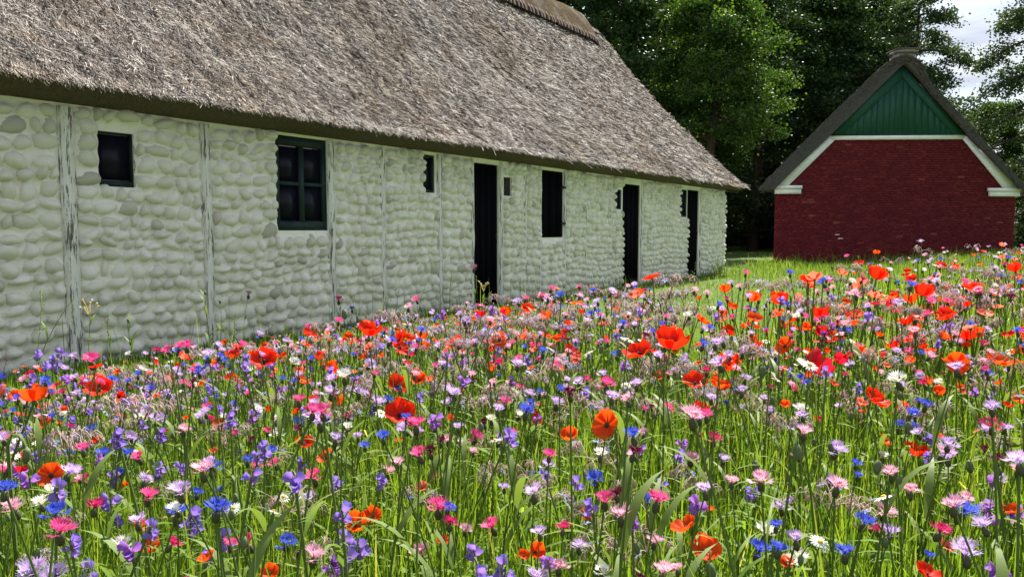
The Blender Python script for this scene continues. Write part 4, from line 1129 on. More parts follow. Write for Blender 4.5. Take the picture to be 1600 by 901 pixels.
def obj_mesh(name, A, mat, smooth=True): return np_mesh(name, A[0], [A[1], A[2]], M[mat], smooth, {'rnd': A[3]})
def multi_mesh(name, L):
    """L: [(arrays, mat)] -> one mesh with several materials"""
    V, Q, T, A, MQ, MT, n = [], [], [], [], [], [], 0; mats = []
    for a, mt in L:
        if mt not in mats: mats.append(mt)
        k = mats.index(mt); V.append(a[0]); Q.append(a[1] + n); T.append(a[2] + n); A.append(a[3]); n += len(a[0])
        MQ += [k] * len(a[1]); MT += [k] * len(a[2])
    return np_mesh(name, np.concatenate(V), [np.concatenate(Q), np.concatenate(T)], None, True, {'rnd': np.concatenate(A)}, [M[x] for x in mats], MQ + MT)

LEANS = [0.0, .10, .22, -.12]
STEMS = [obj_mesh('stem', stem_arr(l, 0, .0030), 'stem') for l in LEANS]
STEM_THICK = [obj_mesh('stem', stem_arr(l, 0, .0045, 5), 'stem') for l in LEANS]
HOOK = obj_mesh('hooked_stem', stem_arr(.06, 1, .0028), 'stem')
LEAF = [obj_mesh('leaf', leaf_arr(.13, .0055, 1.1), 'stem'), obj_mesh('leaf', leaf_arr(.09, .0055, .7), 'grass'), obj_mesh('leaf', leaf_arr(.17, .007, 1.25), 'stem')]
BLEAF = obj_mesh('leaf', leaf_arr(.08, .007, .6), 'grass')

# kind: (object name, category, plant words, petal material, family, nominal width)
KIND = {'P': ('red_poppy', 'poppy', 'scarlet poppy', 'p_red', 'poppy', .064), 'C': ('crimson_poppy', 'poppy', 'crimson poppy', 'p_crimson', 'poppy', .070),
        'O': ('orange_poppy', 'poppy', 'orange poppy', 'p_orange', 'poppy', .050), 'S': ('salmon_poppy', 'poppy', 'pale salmon poppy', 'p_salmon', 'poppy', .048),
        'B': ('blue_cornflower', 'cornflower', 'deep blue cornflower', 'f_blue', 'corn', .040), 'K': ('pink_cornflower', 'cornflower', 'bright pink cornflower', 'f_pink', 'corn', .038),
        'M': ('magenta_cornflower', 'cornflower', 'magenta cornflower', 'f_magenta', 'corn', .036), 'L': ('pale_cornflower', 'cornflower', 'pale pink cornflower', 'f_pale', 'corn', .038),
        'D': ('maroon_cornflower', 'cornflower', 'dark maroon cornflower', 'f_maroon', 'corn', .034), 'V': ('lilac_cornflower', 'cornflower', 'lilac cornflower', 'f_lilac', 'corn', .042),
        'W': ('white_cornflower', 'cornflower', 'white cornflower', 'f_white', 'corn', .042), 'U': ('violet_bugloss', 'bugloss', 'violet blue bugloss', 'f_bug', 'bug', .017),
        'Y': ('purple_bugloss', 'bugloss', 'purple bugloss', 'f_bug2', 'bug', .017), 'R': ('borage', 'borage', 'drooping hairy borage', 'f_borage', 'borage', .16),
        'A': ('daisy', 'daisy', 'white daisy', 'f_white', 'daisy', .042), 'G': ('poppy_bud', 'bud', 'green poppy bud', 'pod', 'bud', .014)}
CUPS = [.6, .95, 1.35, 1.7]
def poppy_parts(cup, seed, det):
    nu, nr = (15, 6) if det == 2 else (4, 3)
    return [xf(fan_petal(2.15, CUPS[cup] + (.0 if k % 2 else .12), .5, nu, nr, .085 if det == 2 else .04, seed * 10 + k), E3(0, 0, k * math.pi / 2 + .1)) for k in range(4)]
def poppy_eye(det): return mb(lambda m: (m.ellipsoid((0, 0, .07), (.055, .055, .075), None, 8 if det == 2 else 4, 5 if det == 2 else 3, .3), m.ellipsoid((0, 0, .03), (.12, .12, .025), None, 8 if det == 2 else 4, 3, .3)))
CACHE = {}
def head_parts(kd, var, det=2):
    """[(part name, arrays, material)] in units of the head width, tip of the stem at the origin"""
    fam, mt = KIND[kd][4], KIND[kd][3]
    if fam == 'poppy':
        return [('petal', a, mt) for a in poppy_parts(var % 4, var, det)] + [('seed_head', poppy_eye(det), 'dark_eye' if kd in 'PC' else 'calyx')]
    if fam == 'corn': return [('florets', xf(corn_head(var + 40, det), np.eye(3) * .60), mt), ('calyx', xf(corn_calyx(det), np.eye(3) * .60), 'calyx')]
    if fam == 'bug':
        r_ = np.random.default_rng(var + 7); L = []
        for k in range([5, 4, 6, 4][var % 4]):
            az = r_.uniform(0, 6.28); el = r_.uniform(.35, 1.0); L.append(('blossom', xf(bell(det, var * 7 + k), E3(0, 0, az) @ E3(0, el, 0) * r_.uniform(.75, 1.0), (math.cos(az) * .22, math.sin(az) * .22, -.15 - .38 * k)), mt))
        lv = [xf(leaf_arr(1.3, .13, r_.uniform(.2, 1.0), 3), E3(0, 0, r_.uniform(0, 6.28)), (0, 0, -r_.uniform(.0, 4.5))) for k in range(12 if det == 2 else 4)]
        L.append(('bract_leaves', join(lv), 'stem')); return L
    if fam == 'borage':
        r_ = np.random.default_rng(var + 17); L = [('bud_cluster', xf(borage_cluster(var + 60, det), np.eye(3) / .16), 'hairy')]
        for k in range(2 if det == 2 else 1):
            az = r_.uniform(0, 6.28); L.append(('blossom', xf(star(), E3(r_.normal(0, .7), r_.normal(0, .7), 0) * .10, (math.cos(az) * .33, math.sin(az) * .33, .12 + r_.uniform(0, .12))), mt))
        return L
    if fam == 'daisy': return [('ray_petals', xf(daisy_rays(17 if det == 2 else 8, var, .10 if det == 2 else .2), np.eye(3) * .5), mt), ('centre', mb(lambda m: m.ellipsoid((0, 0, .02), (.14, .14, .07), None, 8 if det == 2 else 5, 4, .5)), 'yellow')]
    if fam == 'bud': return [('bud', mb(lambda m: m.ellipsoid((0, 0, -.75), (.5, .5, .95), (0, .15, 0), 7 if det == 2 else 4, 5 if det == 2 else 3, .5)), 'pod')]
def part_meshes(kd, var):
    key = ('n', kd, var)
    if key not in CACHE: CACHE[key] = [(nm, obj_mesh(KIND[kd][0] + '_' + nm, a, mt)) for nm, a, mt in head_parts(kd, var)]
    return CACHE[key]
def whole_mesh(kd, var, lean_i, det):
    """whole plant of height 1 with a head of the kind's usual width (plants scale by height 0.5)"""
    key = ('m', kd, var, lean_i, det)
    if key not in CACHE:
        l = LEANS[lean_i] if kd != 'G' else .06; wdt = KIND[kd][5] / .5; tip = np.array([l, .03 * math.sin(4), 1.0]) + ([.068, 0, 0] if kd == 'G' else 0)
        tl = E3(.35 * math.sin(var * 3 + 1), .45 * math.cos(var * 5 + 2), var) if KIND[kd][4] in ('poppy', 'daisy', 'corn') else np.eye(3)
        L = [(xf(a, tl * wdt, tip), mt) for nm, a, mt in head_parts(kd, var, det)]
        L.append((stem_arr(l, 1 if kd == 'G' else 0, .006, 3, 4 if det == 1 else 6, .5), 'stem'))
        if det == 2:
            for k in range(3): L.append((xf(leaf_arr(.22, .010, 1.1, 4), E3(0, 0, k * 2.3), (l * (k * .2 + .25) ** 2, 0, k * .2 + .25)), 'stem'))
        CACHE[key] = L
    return CACHE[key]
def whole_obj_mesh(kd, var, li):
    key = ('w', kd, var, li)
    if key not in CACHE: CACHE[key] = multi_mesh(KIND[kd][0], whole_mesh(kd, var, li, 2 if KIND[kd][4] != 'borage' else 2))
    return CACHE[key]
THINGS = []      # (object, kind, px, py, distance, size px) for the labels
def plant_near(kd, head, width, var, tilt, az, bend=None):
    """a plant with its parts; head: world position of the flower"""
    nm, cat = KIND[kd][0], KIND[kd][1]; h = head[2]; li = rng.integers(0, 4) if bend is None else bend
    l = LEANS[li] if kd != 'G' else .06; sa = rng.uniform(0, 6.28)
    off = np.array([l, .03 * math.sin(4)]) * h
    if kd == 'G': off = np.array([l + .068, .03 * math.sin(4)]) * h
    ca, s_a = math.cos(sa), math.sin(sa); bx, by = head[0] - (off[0] * ca - off[1] * s_a), head[1] - (off[0] * s_a + off[1] * ca)
    g_ = float(zg(bx, by)) - .01; off = off * ((h - g_) / h); h = h - g_
    bx, by = head[0] - (off[0] * ca - off[1] * s_a), head[1] - (off[0] * s_a + off[1] * ca)
    root = link(nm, None, None, (bx, by, g_), (0, 0, sa))
    fam = KIND[kd][4]
    link('stem', HOOK if kd == 'G' else (STEM_THICK if fam in ('borage', 'bug') else STEMS)[li], root, None, None, (h, h, h))
    local = Vector((off[0], off[1], h if kd != 'G' else h * 1.0))
    rt = Euler((0, tilt, az - sa)) if fam not in ('bug', 'bud') else Euler((0, tilt * .4, az))
    for pn, me in part_meshes(kd, var): link(pn, me, root, local, rt, (width,) * 3)
    if fam == 'bug' or fam == 'bud': pass
    else:
        for k in range(2 if fam != 'borage' else 4):
            t = rng.uniform(.25, .8); link('leaf', BLEAF if fam == 'borage' else LEAF[rng.integers(0, 3)], root, (l * t * t * h, .03 * math.sin(t * 4) * t * h, t * h), (0, 0, rng.uniform(0, 6.28)), (1, 1, 1))
    if fam == 'bud' : pass
    px, py = to_px(head); THINGS.append((root, kd, px, py, math.hypot(head[0], head[1]), width * F / max(.5, head[1])))
    return root
def plant_mid(kd, x, y, h, var, li, az):
    g_ = float(zg(x, y)) - .01; hh_ = max(h, .34)                   # short plants sit a little lower in the turf
    o = link(KIND[kd][0], whole_obj_mesh(kd, var, li), None, (x, y, g_ + h - hh_), (0, 0, az))
    o.scale = (hh_,) * 3
    px, py = to_px((x, y, h + g_)); THINGS.append((o, kd, px, py, math.hypot(x, y), KIND[kd][5] * F / y))
    return o

# ---- the flowers one can pick out in the photograph: kind, picture x, y, width
HERO = """P 577 524 38 2|P 413 566 42 1|P 156 611 42 1|P 626 650 50 1|P 1048 543 54 2|P 998 555 46 1|O 949 664 48 0|P 892 552 32 0|C 1269 580 46 3
P 1134 577 38 2|P 1086 601 40 1|O 1124 607 34 2|P 626 533 32 1|P 624 543 30 0|P 712 540 30 1|O 780 531 26 0|P 850 525 22 1|O 508 576 24 1|O 471 597 26 1|O 529 632 24 2
P 620 604 36 1|O 655 594 26 1|O 545 527 16 1|O 664 543 18 1|O 652 586 16 3|O 343 667 26 1|O 80 743 40 0|O 70 664 28 1|O 242 859 30 3|O 555 821 34 3|O 582 807 30 1|P 475 694 30 1
O 511 716 28 1|O 835 655 28 0|O 890 684 28 2|O 1073 826 46 1|O 1101 862 50 1|P 1094 644 28 2|P 1364 626 42 1|P 1430 711 36 2|O 1494 568 36 0|O 1559 568 38 1|C 1535 524 18 2
O 1598 552 24 1|O 1227 541 30 0|P 1182 548 24 2|P 1311 530 20 2|O 1346 553 28 2|P 1431 533 28 1|P 1447 899 44 1|P 1137 520 24 1|O 1096 503 24 1|O 1178 500 26 1|O 1222 508 20 0
P 1470 417 16 1|P 1425 438 18 1|P 1418 425 12 1|O 1447 451 14 1|P 1395 458 12 1|O 1480 451 14 1|P 1451 488 18 1|P 1530 479 16 1|O 1322 473 16 1|P 1349 508 12 1|O 1520 399 8 1
O 325 873 30 1|O 218 820 26 0|O 640 660 20 1|O 836 862 26 3|O 818 868 20 1|O 422 896 30 1|P 440 558 18 2|O 1228 880 22 1|S 660 762 20 1|S 1480 855 24 1|S 1042 640 20 1
O 1500 610 22 1|O 1450 600 22 2|O 1584 625 26 1|O 1380 690 24 1|O 1340 640 22 1|O 1410 640 20 2|O 690 845 22 1|O 915 805 22 1|O 1105 795 22 1|O 1030 590 22 1|O 1580 800 30 1
K 651 470 15 0|K 529 470 17 1|K 529 503 17 1|K 144 566 32 2|K 292 543 24 0|K 491 748 34 1|K 685 797 42 0|K 770 825 34 2|L 658 867 40 1|K 742 685 30 1|M 680 668 22 1|K 789 631 26 1|K 400 732 26 1|K 430 727 22 2
L 607 739 26 1|L 1383 803 36 0|L 1473 711 36 1|L 1080 720 28 2|M 1115 689 30 1|K 948 604 32 1|K 917 595 18 1|K 847 465 16 1|K 821 468 14 0|L 388 461 16 1|L 740 421 16 2|M 388 851 38 1|M 132 752 26 1|K 8 738 24 0
K 370 601 22 1|D 757 664 24 1|D 470 673 24 1|M 779 570 20 1|L 805 524 18 1|L 792 543 18 1|K 1293 455 12 1|K 1420 553 20 1|M 1535 540 20 1|L 1545 553 18 2|K 1340 545 20 1|D 962 468 10 1|D 920 447 9 1
D 905 452 8 2|D 931 451 8 0|K 905 449 10 1|L 925 458 10 1|L 918 470 12 1|L 1085 455 16 1|L 1105 460 14 0|K 1540 570 20 2|L 700 690 24 0|K 1265 588 20 1
B 1503 802 48 0|B 1185 864 44 1|B 1406 668 28 1|B 1425 669 22 2|B 162 713 28 0|B 510 659 24 1|B 465 663 24 2|B 848 552 22 1|B 964 557 20 0|B 1098 541 24 1|B 1148 613 20 1|B 992 453 12 1|B 1015 453 8 0|B 307 773 24 1|B 70 605 22 1|B 147 672 22 1
B 447 851 36 1|B 641 781 16 1|B 1340 745 20 1|B 550 484 12 1|B 311 583 24 0|B 1298 755 24 1|B 640 555 14 1|B 895 547 16 2|B 843 617 22 0|B 1290 500 14 1|B 1360 540 14 1|B 1450 870 22 1
V 869 632 28 1|V 830 640 26 2|V 588 632 30 1|V 1220 795 32 0|V 1235 785 20 1|V 517 616 30 1|V 575 618 22 0|V 220 650 26 1|V 245 658 28 2|V 1130 535 24 1|V 1160 553 22 1|V 855 730 28 1|V 1560 750 26 2|V 905 600 24 1|V 1500 585 22 1|V 1310 550 20 1
V 1130 720 24 1|V 780 690 26 1|V 700 632 24 1|V 940 637 22 2|W 1196 835 38 0|W 1245 872 36 1|W 1233 880 30 2|W 435 681 26 1|W 410 645 20 1|W 80 771 32 1|W 1380 715 22 1|W 720 695 22 1|W 810 650 22 1|W 1430 500 18 1|W 1250 570 22 1|W 635 530 14 1|W 190 854 34 0
A 365 793 26 0|A 443 775 24 0|A 460 768 24 2|A 655 524 14 1|A 672 520 12 1|A 648 533 12 1|A 735 590 16 1|A 200 860 20 1|A 1420 545 14 1|A 1245 465 9 1|A 1320 460 8 1|A 1355 465 8 0
U 182 740 26 0|U 172 777 30 1|U 252 730 26 3|U 180 808 24 1|U 298 803 34 2|U 320 865 28 1|U 138 885 30 2|U 540 872 40 1|U 560 850 34 0|U 750 892 40 1|U 790 880 34 2|U 740 856 28 0|U 527 752 24 3|U 62 552 18 1|U 88 560 18 2|U 75 570 18 1
U 95 548 16 0|Y 100 590 18 1|U 48 590 18 2|U 55 607 16 1|Y 1555 745 28 1|Y 1545 790 30 2|Y 1590 795 28 0|Y 1560 890 34 1|U 1000 700 18 1|U 1060 708 20 3|U 1035 752 18 1|U 1175 765 22 0|Y 1065 690 18 1|U 355 835 28 2|U 330 605 18 1|U 310 572 16 2
R 960 625 90 0|R 900 655 95 1|R 350 690 70 2|R 455 800 90 3|R 660 780 60 0|R 770 750 70 1|R 830 760 80 2|R 920 720 90 3|R 940 820 95 0|R 1010 862 90 1|R 930 870 80 2|R 1300 790 95 3|R 1345 800 85 0|R 1025 650 80 1|R 110 825 50 2
R 60 880 60 3|R 1120 620 70 0|R 1330 640 70 1|R 1400 620 60 2|R 860 780 80 0|R 985 780 80 3|R 1080 760 70 2|R 1180 640 60 1|R 270 770 50 0|R 500 875 70 2|R 1560 700 60 1|R 1460 640 60 0|R 1280 600 60 3|R 790 620 50 0|R 1000 605 60 2
G 538 484 9 0|G 485 530 8 1|G 968 545 8 0|G 1192 573 11 1|G 1155 600 10 2|G 1372 720 13 0|G 1266 840 12 1|G 1110 880 16 0|G 1420 660 12 1|G 1180 720 12 2|G 165 566 6 1|G 940 540 8 0|G 1515 720 12 1|G 1300 690 12 0""".replace('\n', '|').split('|')
hero_pts = []
for ln_ in HERO:
    kd, px, py, sz, var = ln_.split(); px, py, sz, var = float(px), float(py), float(sz), int(var)
    Dn = KIND[kd][5]; fam = KIND[kd][4]
    d0 = F * (Dn if fam != 'bug' else .034) / sz * 1.1; d = d0
    for _ in range(4):                                # size sets the distance, the lie of the land keeps the height believable
        p = ray(px, py) * d; gz_ = float(zg(p[0], p[1])); u_ = float(hz(p[0], p[1])); z_ = H - (py - 358) / F * d
        z2 = min(gz_ + u_ * 1.45, max(gz_ + u_ * .85, z_)); d = (H - z2) * F / (py - 358)
    hd = at_z(px, py, H - (py - 358) / F * d)
    s_, yb_ = barn_sy(hd[0], hd[1])
    if yb_ > -.3:                                    # would stand inside the wall: bring it forward and higher
        for dd in np.arange(d, .5, -.05):
            hd = at_z(px, py, H - (py - 358) / F * dd)
            if barn_sy(hd[0], hd[1])[1] < -.3: break
    width = sz * hd[1] / F * (1.0 if fam != 'borage' else 1.0)
    if fam == 'bug': width *= .52
    tilt = {'poppy': [1.05, .55, .25, .7][var], 'corn': .25, 'daisy': .6}.get(fam, .1) + rng.normal(0, .12)
    # heads lean to the viewer more often than away
    az = -math.pi / 2 + rng.normal(0, .8)
    hero_pts.append((hd[0], hd[1]))
    plant_near(kd, hd, width, var, tilt, az)
hero_pts = np.array(hero_pts)

# ---- the rest of the meadow
kinds = list('PCOSBKMLDVWUYRAG')
WL = dict(P=.03, C=.01, O=.08, S=.02, B=.12, K=.085, M=.025, L=.05, D=.03, V=.13, W=.03, U=.16, Y=.05, R=.07, A=.025, G=.085)
WC = dict(P=.045, C=.01, O=.085, S=.03, B=.065, K=.085, M=.02, L=.10, D=.03, V=.14, W=.03, U=.08, Y=.02, R=.19, A=.02, G=.05)
WR = dict(P=.075, C=.015, O=.19, S=.05, B=.06, K=.06, M=.02, L=.08, D=.03, V=.12, W=.035, U=.035, Y=.015, R=.11, A=.025, G=.08)
def pick_kind(px, d):
    a = min(1, max(0, (px - 350) / 450)); b = min(1, max(0, (px - 950) / 300))
    wv = np.array([(WL[k] * (1 - a) + WC[k] * a) * (1 - b) + WR[k] * b for k in kinds])
    if d > 8: wv = wv * np.array([.28, .4, .24, .9, 1.1, 1.1, 1, 1.6, 1, 1.8, 2.0, 1.5, 1.2, 1.2, 1.8, .1])
    elif d > 4: wv = wv * np.array([.55, .6, .5, 1, 1, 1.1, 1, 1.2, 1, 1.3, 1.3, 1.2, 1.1, 1.1, 1.3, .6])
    return kinds[rng.choice(len(kinds), p=wv / wv.sum())]
xs_, ys_, rs_ = sample(18500, 1.7, 27, .5, R(43))
xn_, yn_, rn_ = sample(1250, 2.0, 4.6, 1.3, R(38))
xs_, ys_, rs_ = np.concatenate([xs_, xn_]), np.concatenate([ys_, yn_]), np.concatenate([rs_, rn_])
xn_, yn_, rn_ = sample(880, 1.9, 3.5, 1.2, R(38))
xs_, ys_, rs_ = np.concatenate([xs_, xn_]), np.concatenate([ys_, yn_]), np.concatenate([rs_, rn_])
okm = in_meadow(xs_, ys_, -.03)
s_, yb_ = barn_sy(xs_, ys_)
# patchy, thinner by the wall, dense in the middle and the right
dens = np.clip(.55 + 1.5 * (fbm(xs_ * .8, ys_ * .8, 97) - .5), .15, 1) * np.clip((-yb_ - .2) / 2.0, .12, 1)
dens = np.where(rs_ < 3.2, np.maximum(dens, .6), dens)
okm &= rng.random(len(xs_)) < dens
xs_, ys_, rs_ = xs_[okm], ys_[okm], rs_[okm]
od = np.argsort(rs_); xs_, ys_, rs_ = xs_[od], ys_[od], rs_[od]
count = {k: sum(1 for t in THINGS if t[1] == k) for k in kinds}
far = {k: [] for k in kinds}
for x, y, r in zip(xs_, ys_, rs_):
    px = CX + F * x / y; kd = pick_kind(px, r)
    if r < 3.2 and len(hero_pts) and np.min(np.hypot(hero_pts[:, 0] - x, hero_pts[:, 1] - y)) < .05: continue
    fam = KIND[kd][4]
    h = float(np.clip(rng.normal(1.08, .17) + (.08 if fam in ('poppy', 'corn') else 0), .7, 1.5) * hz(x, y))
    out_ = not (-15 < px < 1615) or to_px((x, y, h + float(zg(x, y))))[1] > 925
    if r < 1.3 and out_: continue
    if r < .86 or (r < 1.65 and KIND[kd][4] in ('poppy', 'borage')) or (r < 2.3 and count[kd] >= 300): continue
    if count[kd] >= 300 or not (-15 < px < 1615) or to_px((x, y, h + float(zg(x, y))))[1] > 925: far[kd].append((x, y, h)); continue
    count[kd] += 1
    var = int(rng.integers(0, 4))
    if r < 3.0:
        wdt = KIND[kd][5] * rng.uniform(.52, .88) * (.58 if fam == 'poppy' else (.85 if fam == 'borage' else 1)); tilt = {'poppy': abs(rng.normal(.4, .3)), 'corn': abs(rng.normal(.2, .2)), 'daisy': .5}.get(fam, .1)
        plant_near(kd, (x, y, h + float(zg(x, y))), wdt, var, tilt, rng.uniform(0, 6.28))
    else:
        plant_mid(kd, x, y, h * rng.uniform(.95, 1.1), var, int(rng.integers(0, 4)), rng.uniform(0, 6.28))
for kd, L in far.items():
    if len(L) < 1: continue
    P = np.array(L); parts = []
    Vs, Qs, Ts, As, mats, MQ, MT, n0 = [], [], [], [], [], [], [], 0
    for var in range(4):
        K = P[var::4]
        if not len(K): continue
        az = rng.uniform(0, 6.28, len(K)); Mz = rotz_m(az, np.maximum(K[:, 2], .30) * rng.uniform(.9, 1.15, len(K)))
        for a, mt in whole_mesh(kd, var, var, 1):
            if mt not in mats: mats.append(mt)
            v, q, t, _, aa = scatter(a, Mz, np.stack([K[:, 0], K[:, 1], zg(K[:, 0], K[:, 1]) + K[:, 2] - np.maximum(K[:, 2], .30)], -1))
            Vs.append(v); Qs.append(q + n0); Ts.append(t + n0); As.append(aa); n0 += len(v)
            MQ += [mats.index(mt)] * len(q); MT += [mats.index(mt)] * len(t)
    me = np_mesh('far_' + KIND[kd][0], np.concatenate(Vs), [np.concatenate(Qs), np.concatenate(Ts)], None, False, {'rnd': np.concatenate(As)}, [M[x] for x in mats], MQ + MT)
    tag(link('distant_' + KIND[kd][0] + 's', me), f'many small {KIND[kd][2]} heads massed far off in the meadow', KIND[kd][1], kind='stuff')

# ---- leafy filler between the stems
def sprig(seed):
    r_ = np.random.default_rng(seed); L = [stem_arr(r_.uniform(-.1, .1), 0, .004, 3, 4, .4)]
    for k in range(9):
        t = r_.uniform(.15, .98); L.append(xf(leaf_arr(r_.uniform(.16, .34), r_.uniform(.005, .011), r_.uniform(.3, 1.2), 3), E3(0, 0, r_.uniform(0, 6.28)), (0, 0, t)))
    return join(L)
xq, yq, rq = sample(6600, 1.2, 23, .55); okq = in_meadow(xq, yq); xq, yq, rq = xq[okq], yq[okq], rq[okq]
Vs, Qs, Ts, As, n0 = [], [], [], [], 0
for v_ in range(5):
    K = slice(v_, None, 5); n = len(xq[K]); hq = rng.uniform(.45, 1.0, n) * hz(xq[K], yq[K])
    v, q, t, aa, _ = scatter(sprig(v_), rotz_m(rng.uniform(0, 6.28, n), hq), np.stack([xq[K], yq[K], zg(xq[K], yq[K]) - .01], -1), np.clip(rng.normal(.5, .25, n), 0, 1))
    Vs.append(v); Qs.append(q + n0); Ts.append(t + n0); As.append(aa); n0 += len(v)
tag(link('leafy_undergrowth', np_mesh('leafy_undergrowth', np.concatenate(Vs), [np.concatenate(Qs), np.concatenate(Ts)], M['grass'], True, {'rnd': np.concatenate(As)})), 'small leafy stems filling in between the wild flowers', 'foliage', kind='stuff')

# ---- tall stems standing against the wall and in the door
def tall_weed(px, py, ptop, label, style, lean=0.0):
    g = at_z(px, py, .0); g[2] = float(zg(g[0], g[1])); h = H - (ptop - 358) / F * g[1] - g[2]
    o = link('tall_weed', None, None, (g[0], g[1], g[2] - .01), (0, 0, rng.uniform(0, 6.28))); tag(o, label, 'weed')
    t = np.linspace(0, 1, 9); P = np.stack([lean * h * t ** 2, .02 * np.sin(t * 5), h * t], -1)
    link('stem', (lambda m: (m.tube(P, np.linspace(.0036, .0016, 9), 4, .7), m.mesh('weed_stem', M['stem'], True))[1])(MB()), o)
    for k in range(8 if style != 'ear' else 4):
        tt = rng.uniform(.25, .92); p = np.array([np.interp(tt, t, P[:, c]) for c in range(3)])
        link('leaf', LEAF[rng.integers(0, 3)], o, p, (0, rng.uniform(-.4, .1), rng.uniform(0, 6.28)), (rng.uniform(.7, 1.3),) * 3)
    if style == 'daisy_bud':
        for k in range(7):
            a = k * .9; e = P[-1] + [math.cos(a) * .05, math.sin(a) * .05, rng.uniform(0, .05)]
            m = MB(); m.tube([P[-1] - [0, 0, .06], (P[-1] + e) / 2 - [0, 0, .01], e], .0012, 3, .8); m.ellipsoid(e, (.007, .007, .006), None, 6, 4, .9); link('flower_bud', m.mesh('weed_bud', M['f_white' if k % 2 else 'yellow'], True), o)
    elif style == 'ear':
        m = MB()
        for k in range(9):
            a = k * 2.1; b = P[-1] - [0, 0, .02 * k]; m.ellipsoid(b + [math.cos(a) * .006, math.sin(a) * .006, 0], (.003, .003, .012), (math.sin(a) * .5, math.cos(a) * .5, 0), 5, 4, .9)
        link('seed_ear', m.mesh('seed_ear', M['grass'], True), o)
    elif style == 'pod':
        m = MB(); m.ellipsoid(P[-1], (.008, .008, .014), None, 7, 5, .5); link('seed_pod', m.mesh('seed_pod', M['pod'], True), o)
    return o
TW = [(50, 640, 470, 'tall grass stem with a nodding ear left of the first post', 'ear', .35), (66, 650, 455, 'bent green grass stem left of the first timber post', 'ear', .45), (143, 645, 478, 'tall weed carrying small round white buds right of the first post', 'daisy_bud', .0),
      (175, 640, 490, 'slender leafy weed against the wall below the small square window', 'ear', .05), (212, 650, 498, 'thin weed with a dark seed pod in front of the lower wall stones', 'pod', .05), (235, 640, 560, 'short weed with a round seed pod by the wall foot', 'pod', .1),
      (330, 640, 455, 'tall weed with a pod beside the second timber post', 'pod', .0), (350, 630, 470, 'thin podded stem just right of the second timber post', 'pod', .05), (366, 640, 490, 'leafy upright weed between second post and casement window', 'ear', .03),
      (430, 620, 505, 'arching grass stem below the casement window', 'ear', .3), (455, 610, 500, 'second arching grass stem below the casement window, nearer the post', 'ear', .4), (484, 620, 530, 'short leafy weed left of the narrow post by the casement', 'ear', .1),
      (742, 540, 430, 'tall leafy weed standing before the left jamb of the first black door', 'ear', .0), (752, 545, 445, 'tall forked weed in front of the first black door', 'daisy_bud', .02), (760, 540, 462, 'thin weed in the middle of the first black doorway', 'ear', .03), (768, 545, 458, 'weed with a pod before the right half of the first black door', 'pod', .02),
      (700, 545, 420, 'tall thin weed left of the first black door', 'ear', .06), (1084, 450, 408, 'grass tuft stem in front of the third black door', 'ear', .1), (1492, 425, 383, 'tall weed in front of the red brick wall', 'ear', .0), (1340, 425, 398, 'pale grass ear before the middle of the red wall', 'ear', .1)]
for a_ in TW: tall_weed(*a_)
# ---- broad arching blades at the lower right corner
def broad_blade(pts, wid, label):
    P = np.array([at_y(px, py, d) for px, py, d in pts]); n = 16; tt = np.linspace(0, 1, len(P)); t = np.linspace(0, 1, n)
    C = np.stack([np.interp(t, tt, P[:, c]) for c in range(3)], -1)
    for _ in range(3): C[1:-1] = (C[:-2] + C[1:-1] * 2 + C[2:]) / 4
    d = np.gradient(C, axis=0); sd = np.cross(d, [0.3, -1, .5]); sd /= np.linalg.norm(sd, axis=1)[:, None]; up = np.cross(sd, d); up /= np.linalg.norm(up, axis=1)[:, None]
    w_ = wid * np.sin(np.pi * np.clip(.25 + .75 * t, 0, 1)) [:, None]
    V = np.stack([C - sd * w_ + up * w_ * .35, C, C + sd * w_ + up * w_ * .35], 1).reshape(-1, 3)
    Q = [(3 * k + c, 3 * k + c + 1, 3 * k + c + 4, 3 * k + c + 3) for k in range(n - 1) for c in range(2)]
    me = np_mesh('broad_grass_blade', V, [Q], M['grass'], True, {'rnd': np.full(len(V), .62)})
    base = C[0].copy(); base[2] = 0
    o = link('broad_grass_blade', me); tag(o, label, 'grass blade')
broad_blade([(1690, 1400, 1.5), (1700, 900, 1.45), (1640, 815, 1.4), (1560, 812, 1.4), (1475, 862, 1.42), (1440, 930, 1.45)][::1], .010, 'widest arching grass blade sweeping in at the lower right corner')
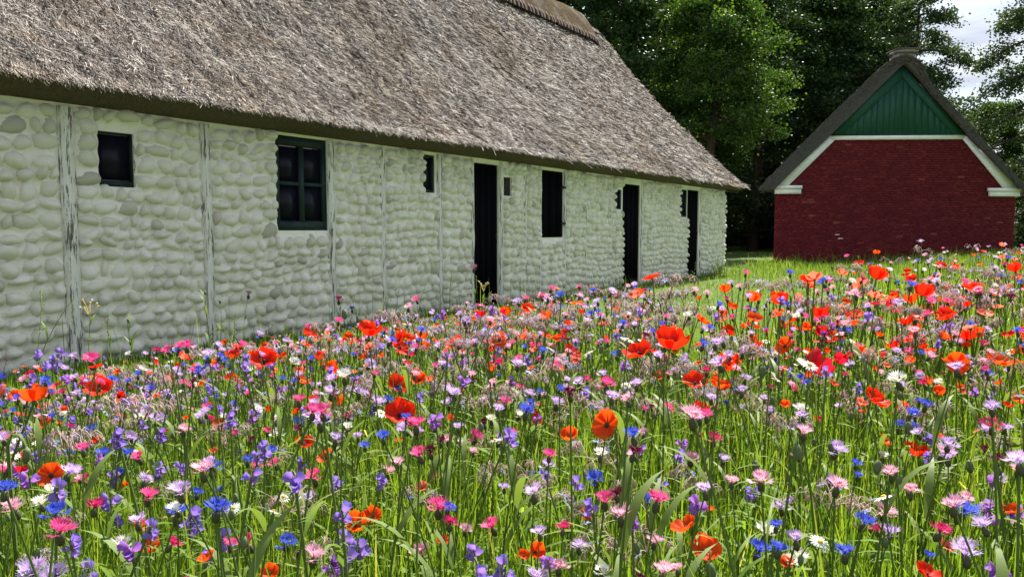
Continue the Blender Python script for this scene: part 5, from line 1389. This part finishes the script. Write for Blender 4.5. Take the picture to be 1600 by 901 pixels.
broad_blade([(1660, 1500, 1.35), (1650, 980, 1.32), (1610, 885, 1.3), (1560, 875, 1.3), (1510, 905, 1.3), (1470, 960, 1.32)], .008, 'second arching grass blade, just below the widest one at lower right')

# ================================================================== LABELS OF THE FLOWERS
MARK = [(-9e9, 105, 'left of the first barn post'), (105, 215, 'below the small square window'), (215, 320, 'left of the second barn post'), (320, 430, 'right of the second barn post'), (430, 515, 'below the casement window'), (515, 600, 'right of the casement window'),
        (600, 740, 'left of the first black door'), (740, 846, 'below the first black door'), (846, 965, 'below the black hatch'), (965, 1060, 'below the second black door'), (1060, 1132, 'below the third black door'), (1132, 1209, 'below the gap between buildings'),
        (1209, 1300, 'below the red wall, left end'), (1300, 1400, 'below the green gable, left half'), (1400, 1500, 'below the green gable, right half'), (1500, 9e9, 'below the red wall, right end')]
BAND = [(0, 430, 'meadow far edge'), (430, 460, 'far meadow'), (460, 490, 'beyond mid meadow'), (490, 530, 'upper mid meadow'), (530, 575, 'mid meadow'), (575, 620, 'lower mid meadow'), (620, 680, 'near meadow'), (680, 750, 'nearer meadow'), (750, 820, 'foreground'), (820, 1e9, 'very front')]
ORD = 'first second third fourth fifth sixth seventh eighth ninth tenth eleventh twelfth thirteenth fourteenth fifteenth sixteenth seventeenth eighteenth nineteenth twentieth'.split() + ['twenty-' + w_ for w_ in 'first second third fourth fifth sixth seventh eighth ninth'.split()] + ['thirtieth']
cells = {}
for t in THINGS:
    o, kd, px, py, d, sz = t
    mk = next(m for m in MARK if m[0] <= px < m[1])[2]; bd = next(b for b in BAND if b[0] <= py < b[1])[2]
    cells.setdefault((kd, mk, bd), []).append(t)
for (kd, mk, bd), L in cells.items():
    words, cat = KIND[kd][2], KIND[kd][1]
    L.sort(key=lambda t: t[2])
    for k, t in enumerate(L):
        if len(L) == 1: lab = f'{words}, {bd}, {mk}'
        elif len(L) <= 30: lab = f'{ORD[k]} {words} from left, {bd}, {mk}'
        else: lab = f'one of many {words} plants, {bd}, {mk}'
        tag(t[0], lab, cat, f'{words} plants in the {bd}' if len(L) <= 30 else f'{words} plants, {bd}, {mk}')
